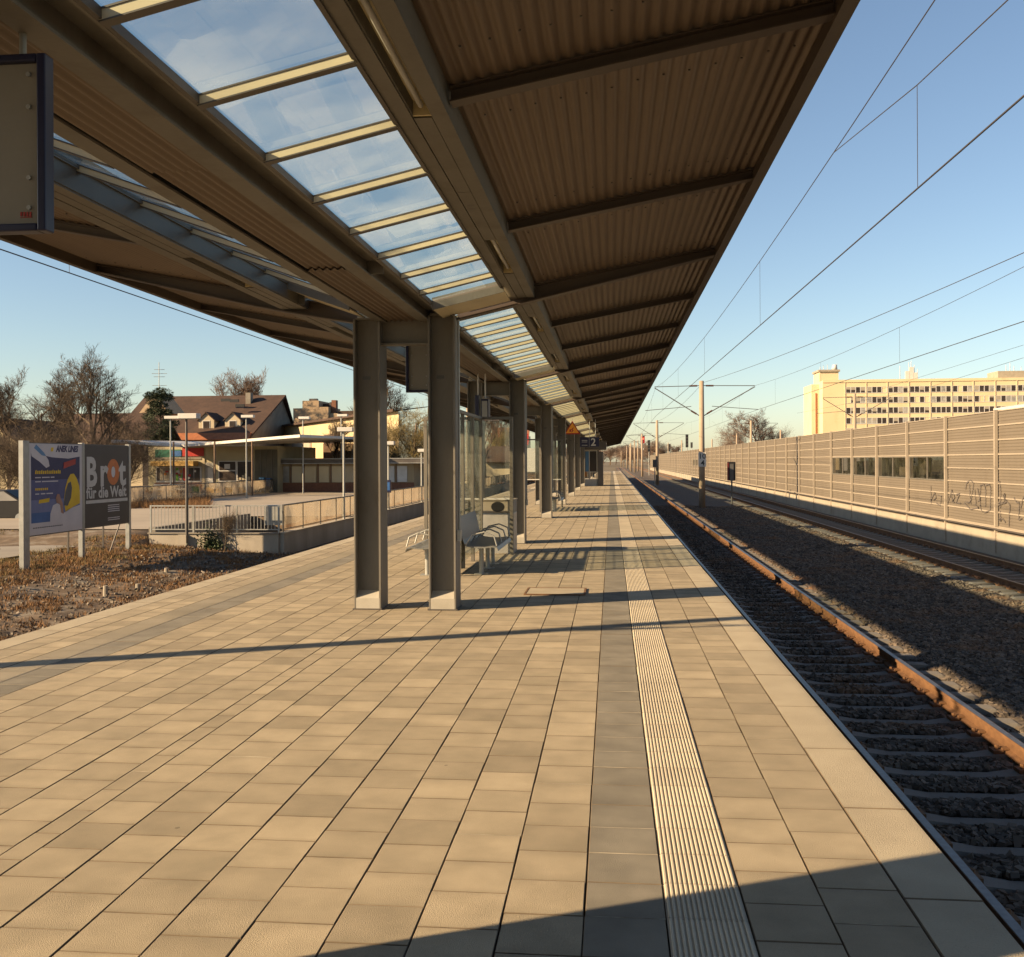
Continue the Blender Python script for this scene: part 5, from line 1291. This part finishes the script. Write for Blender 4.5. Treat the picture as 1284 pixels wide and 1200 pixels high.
for (P,Q) in ((A,B),(B,Cc)):
    nrm=Vector(((Q-P).y,-(Q-P).x,0)).normalized()
    g.poly([P+nrm*.5+Vector((0,0,.12)),Q+nrm*.5+Vector((0,0,.12)),Q-nrm*(10 if P is A else 2)+Vector((0,0,1.4 if P is A else .4)),P-nrm*(10 if P is A else 2)+Vector((0,0,1.4 if P is A else .4))]); g.poly([P+nrm*.5-Vector((0,0,.1)),Q+nrm*.5-Vector((0,0,.1)),Q+nrm*.5+Vector((0,0,.12)),P+nrm*.5+Vector((0,0,.12))])
g.build('roof',M['roof_brown'],t)
nrm=Vector(((B-A).y,-(B-A).x,0)).normalized()
for u0,u1,m_ in ((.24,.50,'conc_light'),(.66,.84,'winglass')):
    g=MB(); 
    P,Q=lerp(A,B,u0)+nrm*.05,lerp(A,B,u1)+nrm*.05; g.poly([(P.x,P.y,3.2),(Q.x,Q.y,3.2),(Q.x,Q.y,4.4),(P.x,P.y,4.4)]); w_=g.build('window',M['wood'],t)
    P+=nrm*.03;Q+=nrm*.03; g=MB(); g.poly([(P.x,P.y,3.2),(Q.x,Q.y,3.2),(Q.x,Q.y,4.1),(P.x,P.y,4.1)]); g.build('pane',M[m_],w_)
nb=Vector(((Cc-B).y,-(Cc-B).x,0)).normalized()
for u0,u1 in ((.55,.66),(.70,.80)):
    P,Q=lerp(B,Cc,u0)+nb*.05,lerp(B,Cc,u1)+nb*.05; g=MB(); g.poly([(P.x,P.y,3.5),(Q.x,Q.y,3.5),(Q.x,Q.y,4.1),(P.x,P.y,4.1)]); g.build('window',M['wood'],t)
# round sign + red sign on hall
# sandy stepped building
t=empty('stepped_brick_building',(0,0,0),0,'sandy brick building with a stepped top and chimneys above the yellow hall','building')
YB_=WD(385,520,135).y
def bb(px0,px1,pyt,m,name='wall',dy=0,pyb=560,dep=6):
    a_=WY(px0,pyb,YB_+dy); b_=WY(px1,pyt,YB_+dy); g=MB(); g.box(a_.x,b_.x,dy,dy+dep,-.6,b_.z); o=g.build(name,m,t); o.location=(0,YB_,0)
bb(368,379.5,510.5,M['sandstone']); bb(379.6,400,501,M['sandstone']); bb(400.1,412,509,M['sandstone']); bb(412.1,424,517,M['sandstone'],dy=.3); bb(400.3,414,505,M['roof_brown'],'roof',dy=2.0,dep=3); bb(416,421.5,500.5,M['brick'],'chimney',dy=1.2,dep=1); bb(413.5,415.5,503,M['dark_steel'],'chimney',dy=1.5,dep=.6); bb(388,398,498.5,M['dark_steel'],'vent',dy=1.5,dep=.6); bb(424.1,446,514,M['roof_brown'],'roof',dy=1,dep=5)
# yellow house behind trees
t=empty('cream_house',(0,0,0),0,'cream gabled house glimpsed through the bare trees at the far left','house')
A=WD(-30,520,84); B=WD(34,560,80); g=MB(); z_=WD(0,560,82).z; zp_=WD(5,525,82).z
g.box(A.x,B.x,B.y,B.y+9,-.7,z_); g.poly([(A.x,B.y,z_),(B.x,B.y,z_),((A.x+B.x)/2,B.y,zp_)]); g.build('wall',M['pale_yellow'],t)
for s in (0,1):
    xe=A.x-.5 if s==0 else B.x+.5; xm=(A.x+B.x)/2; pts=[(xe,B.y-.4,z_-.3),(xm,B.y-.4,zp_+.15),(xm,B.y+9,zp_+.15),(xe,B.y+9,z_-.3)]
    slab('roof',pts if s else pts[::-1],.18,M['roof_brown'],t)
# long dark-roofed house behind trees
t=empty('dark_roofed_house',(0,0,0),0,'low dark-roofed house behind the brown shrubs and the boards','house')
A=WD(50,560,95); B=WD(185,560,95); g=MB(); g.box(A.x,B.x,A.y,A.y+8,-.7,3.0); g.build('wall',M['cream'],t)
slab('roof',[(A.x-.5,A.y-.6,2.8),(B.x+.5,A.y-.6,2.8),(B.x+.5,A.y+4,6.6),(A.x-.5,A.y+4,6.6)],.2,M['roof_brown'],t)
slab('roof',[(A.x-.5,A.y+4,6.59),(B.x+.5,A.y+4,6.59),(B.x+.5,A.y+9,2.8),(A.x-.5,A.y+9,2.8)],.2,M['roof_brown'],t)
# shed & red roofed house behind columns
YQ=WD(620,600,130).y; q=lambda px,py: WY(px,py,YQ)
t=empty('dark_roofed_shed',(0,YQ,0),0,'small white shed with a dark steep roof seen between the second columns','shed')
g=MB(); g.box(q(608,600).x,q(645,600).x,.0,6,-1.2,q(620,577).z); g.build('wall',M['cream'],t)
a=q(603,579); b=q(650,579); zr_=q(620,559).z
slab('roof',[(a.x,-.8,q(620,579).z),(b.x,-.8,q(620,579).z),(b.x,3,zr_),(a.x+.4,3,zr_)],.15,M['roof_brown'],t)
slab('roof',[(a.x+.4,3,zr_-.01),(b.x,3,zr_-.01),(b.x,7,q(620,579).z),(a.x,7,q(620,579).z)],.15,M['roof_brown'],t)
YQ2=WD(620,600,190).y; q=lambda px,py: WY(px,py,YQ2)
t=empty('red_roofed_house',(0,YQ2,0),0,'yellow house with an orange-red roof above the dark-roofed shed','house')
g=MB(); g.box(q(618,600).x,q(660,600).x,0,10,-1.2,q(620,546).z); g.build('wall',M['yellow'],t)
slab('roof',[(q(614,548).x,-.8,q(620,547).z),(q(664,548).x,-.8,q(620,547).z),(q(662,536).x,5,q(620,535).z),(q(617,536).x,5,q(620,535).z)],.2,M['roof_orange'],t)
for i in range(6):
    for r_ in range(2):
        g=MB(); a=q(621+i*6.5,553+r_*11); g.box(a.x,a.x+.7,-.05,-.002,a.z-1.2,a.z); g.build('window',M['winglass'],t)
YQ3=WD(662,600,150).y; q=lambda px,py: WY(px,py,YQ3)
t=empty('grey_van',(0,YQ3,0),0,'pale grey box van parked beyond the left track, seen between columns','van')
g=MB(); g.box(q(654,600).x,q(676,600).x,0,2.2,q(660,592).z,q(660,562).z); g.build('cargo_box',M['white'],t,bevel=.05)
g=MB(); g.box(q(654,600).x,q(676,600).x,-.05,2.2,q(660,597).z,q(660,592.5).z); g.build('bumper',M['black'],t)
for px in (658,671): 
    g=MB(); a=q(px,597); g.tube((a.x,-.1,a.z),(a.x,.2,a.z),.42,n=16); g.build('wheel',M['black'],t)
t=empty('red_sign',(q(661,550).x,YQ3-4,0),0,'bright red rounded sign on a pole above the pale van','sign')
g=MB(); g.extr([(-.5,4.0),(.5,4.0),(.62,4.6),(.5,5.6),(.2,5.9),(-.3,5.8),(-.55,5.2)],-.1,.1,axis='y'); g.build('panel',M['red'],t); g=MB(); g.tube((0,0,-1.2),(0,0,4.0),.08); g.build('post',M['red'],t)
# parked dark car at the left edge
p=WD(-4,640,40); t=empty('parked_car',(p.x,p.y,-.78),R(8),'black parked car cut by the left edge of the photo','car')
g=MB(); g.extr([(-2.1,.28),(-2.15,.62),(-1.9,.86),(-1.2,.95),(-.7,1.38),(.7,1.42),(1.35,1.0),(2.0,.88),(2.15,.6),(2.1,.28)],-.85,.85,axis='y'); g.build('body',M['black'],t,bevel=.06)
g=MB(); g.extr([(-1.08,.98),(-.66,1.33),(.66,1.36),(1.2,1.0)],-.862,-.852,axis='y'); g.build('side_window',M['winlight'],t)
for x in (-1.3,1.3):
    for s in (-.8,.8):
        g=MB(); g.tube((x,s-.1,.32),(x,s+.1,.32),.32,n=20); wl=g.build('wheel',M['black'],t); g=MB(); g.tube((x,s-.105,.32),(x,s+.105,.32),.19,n=14); g.build('rim',M['galv'],wl)
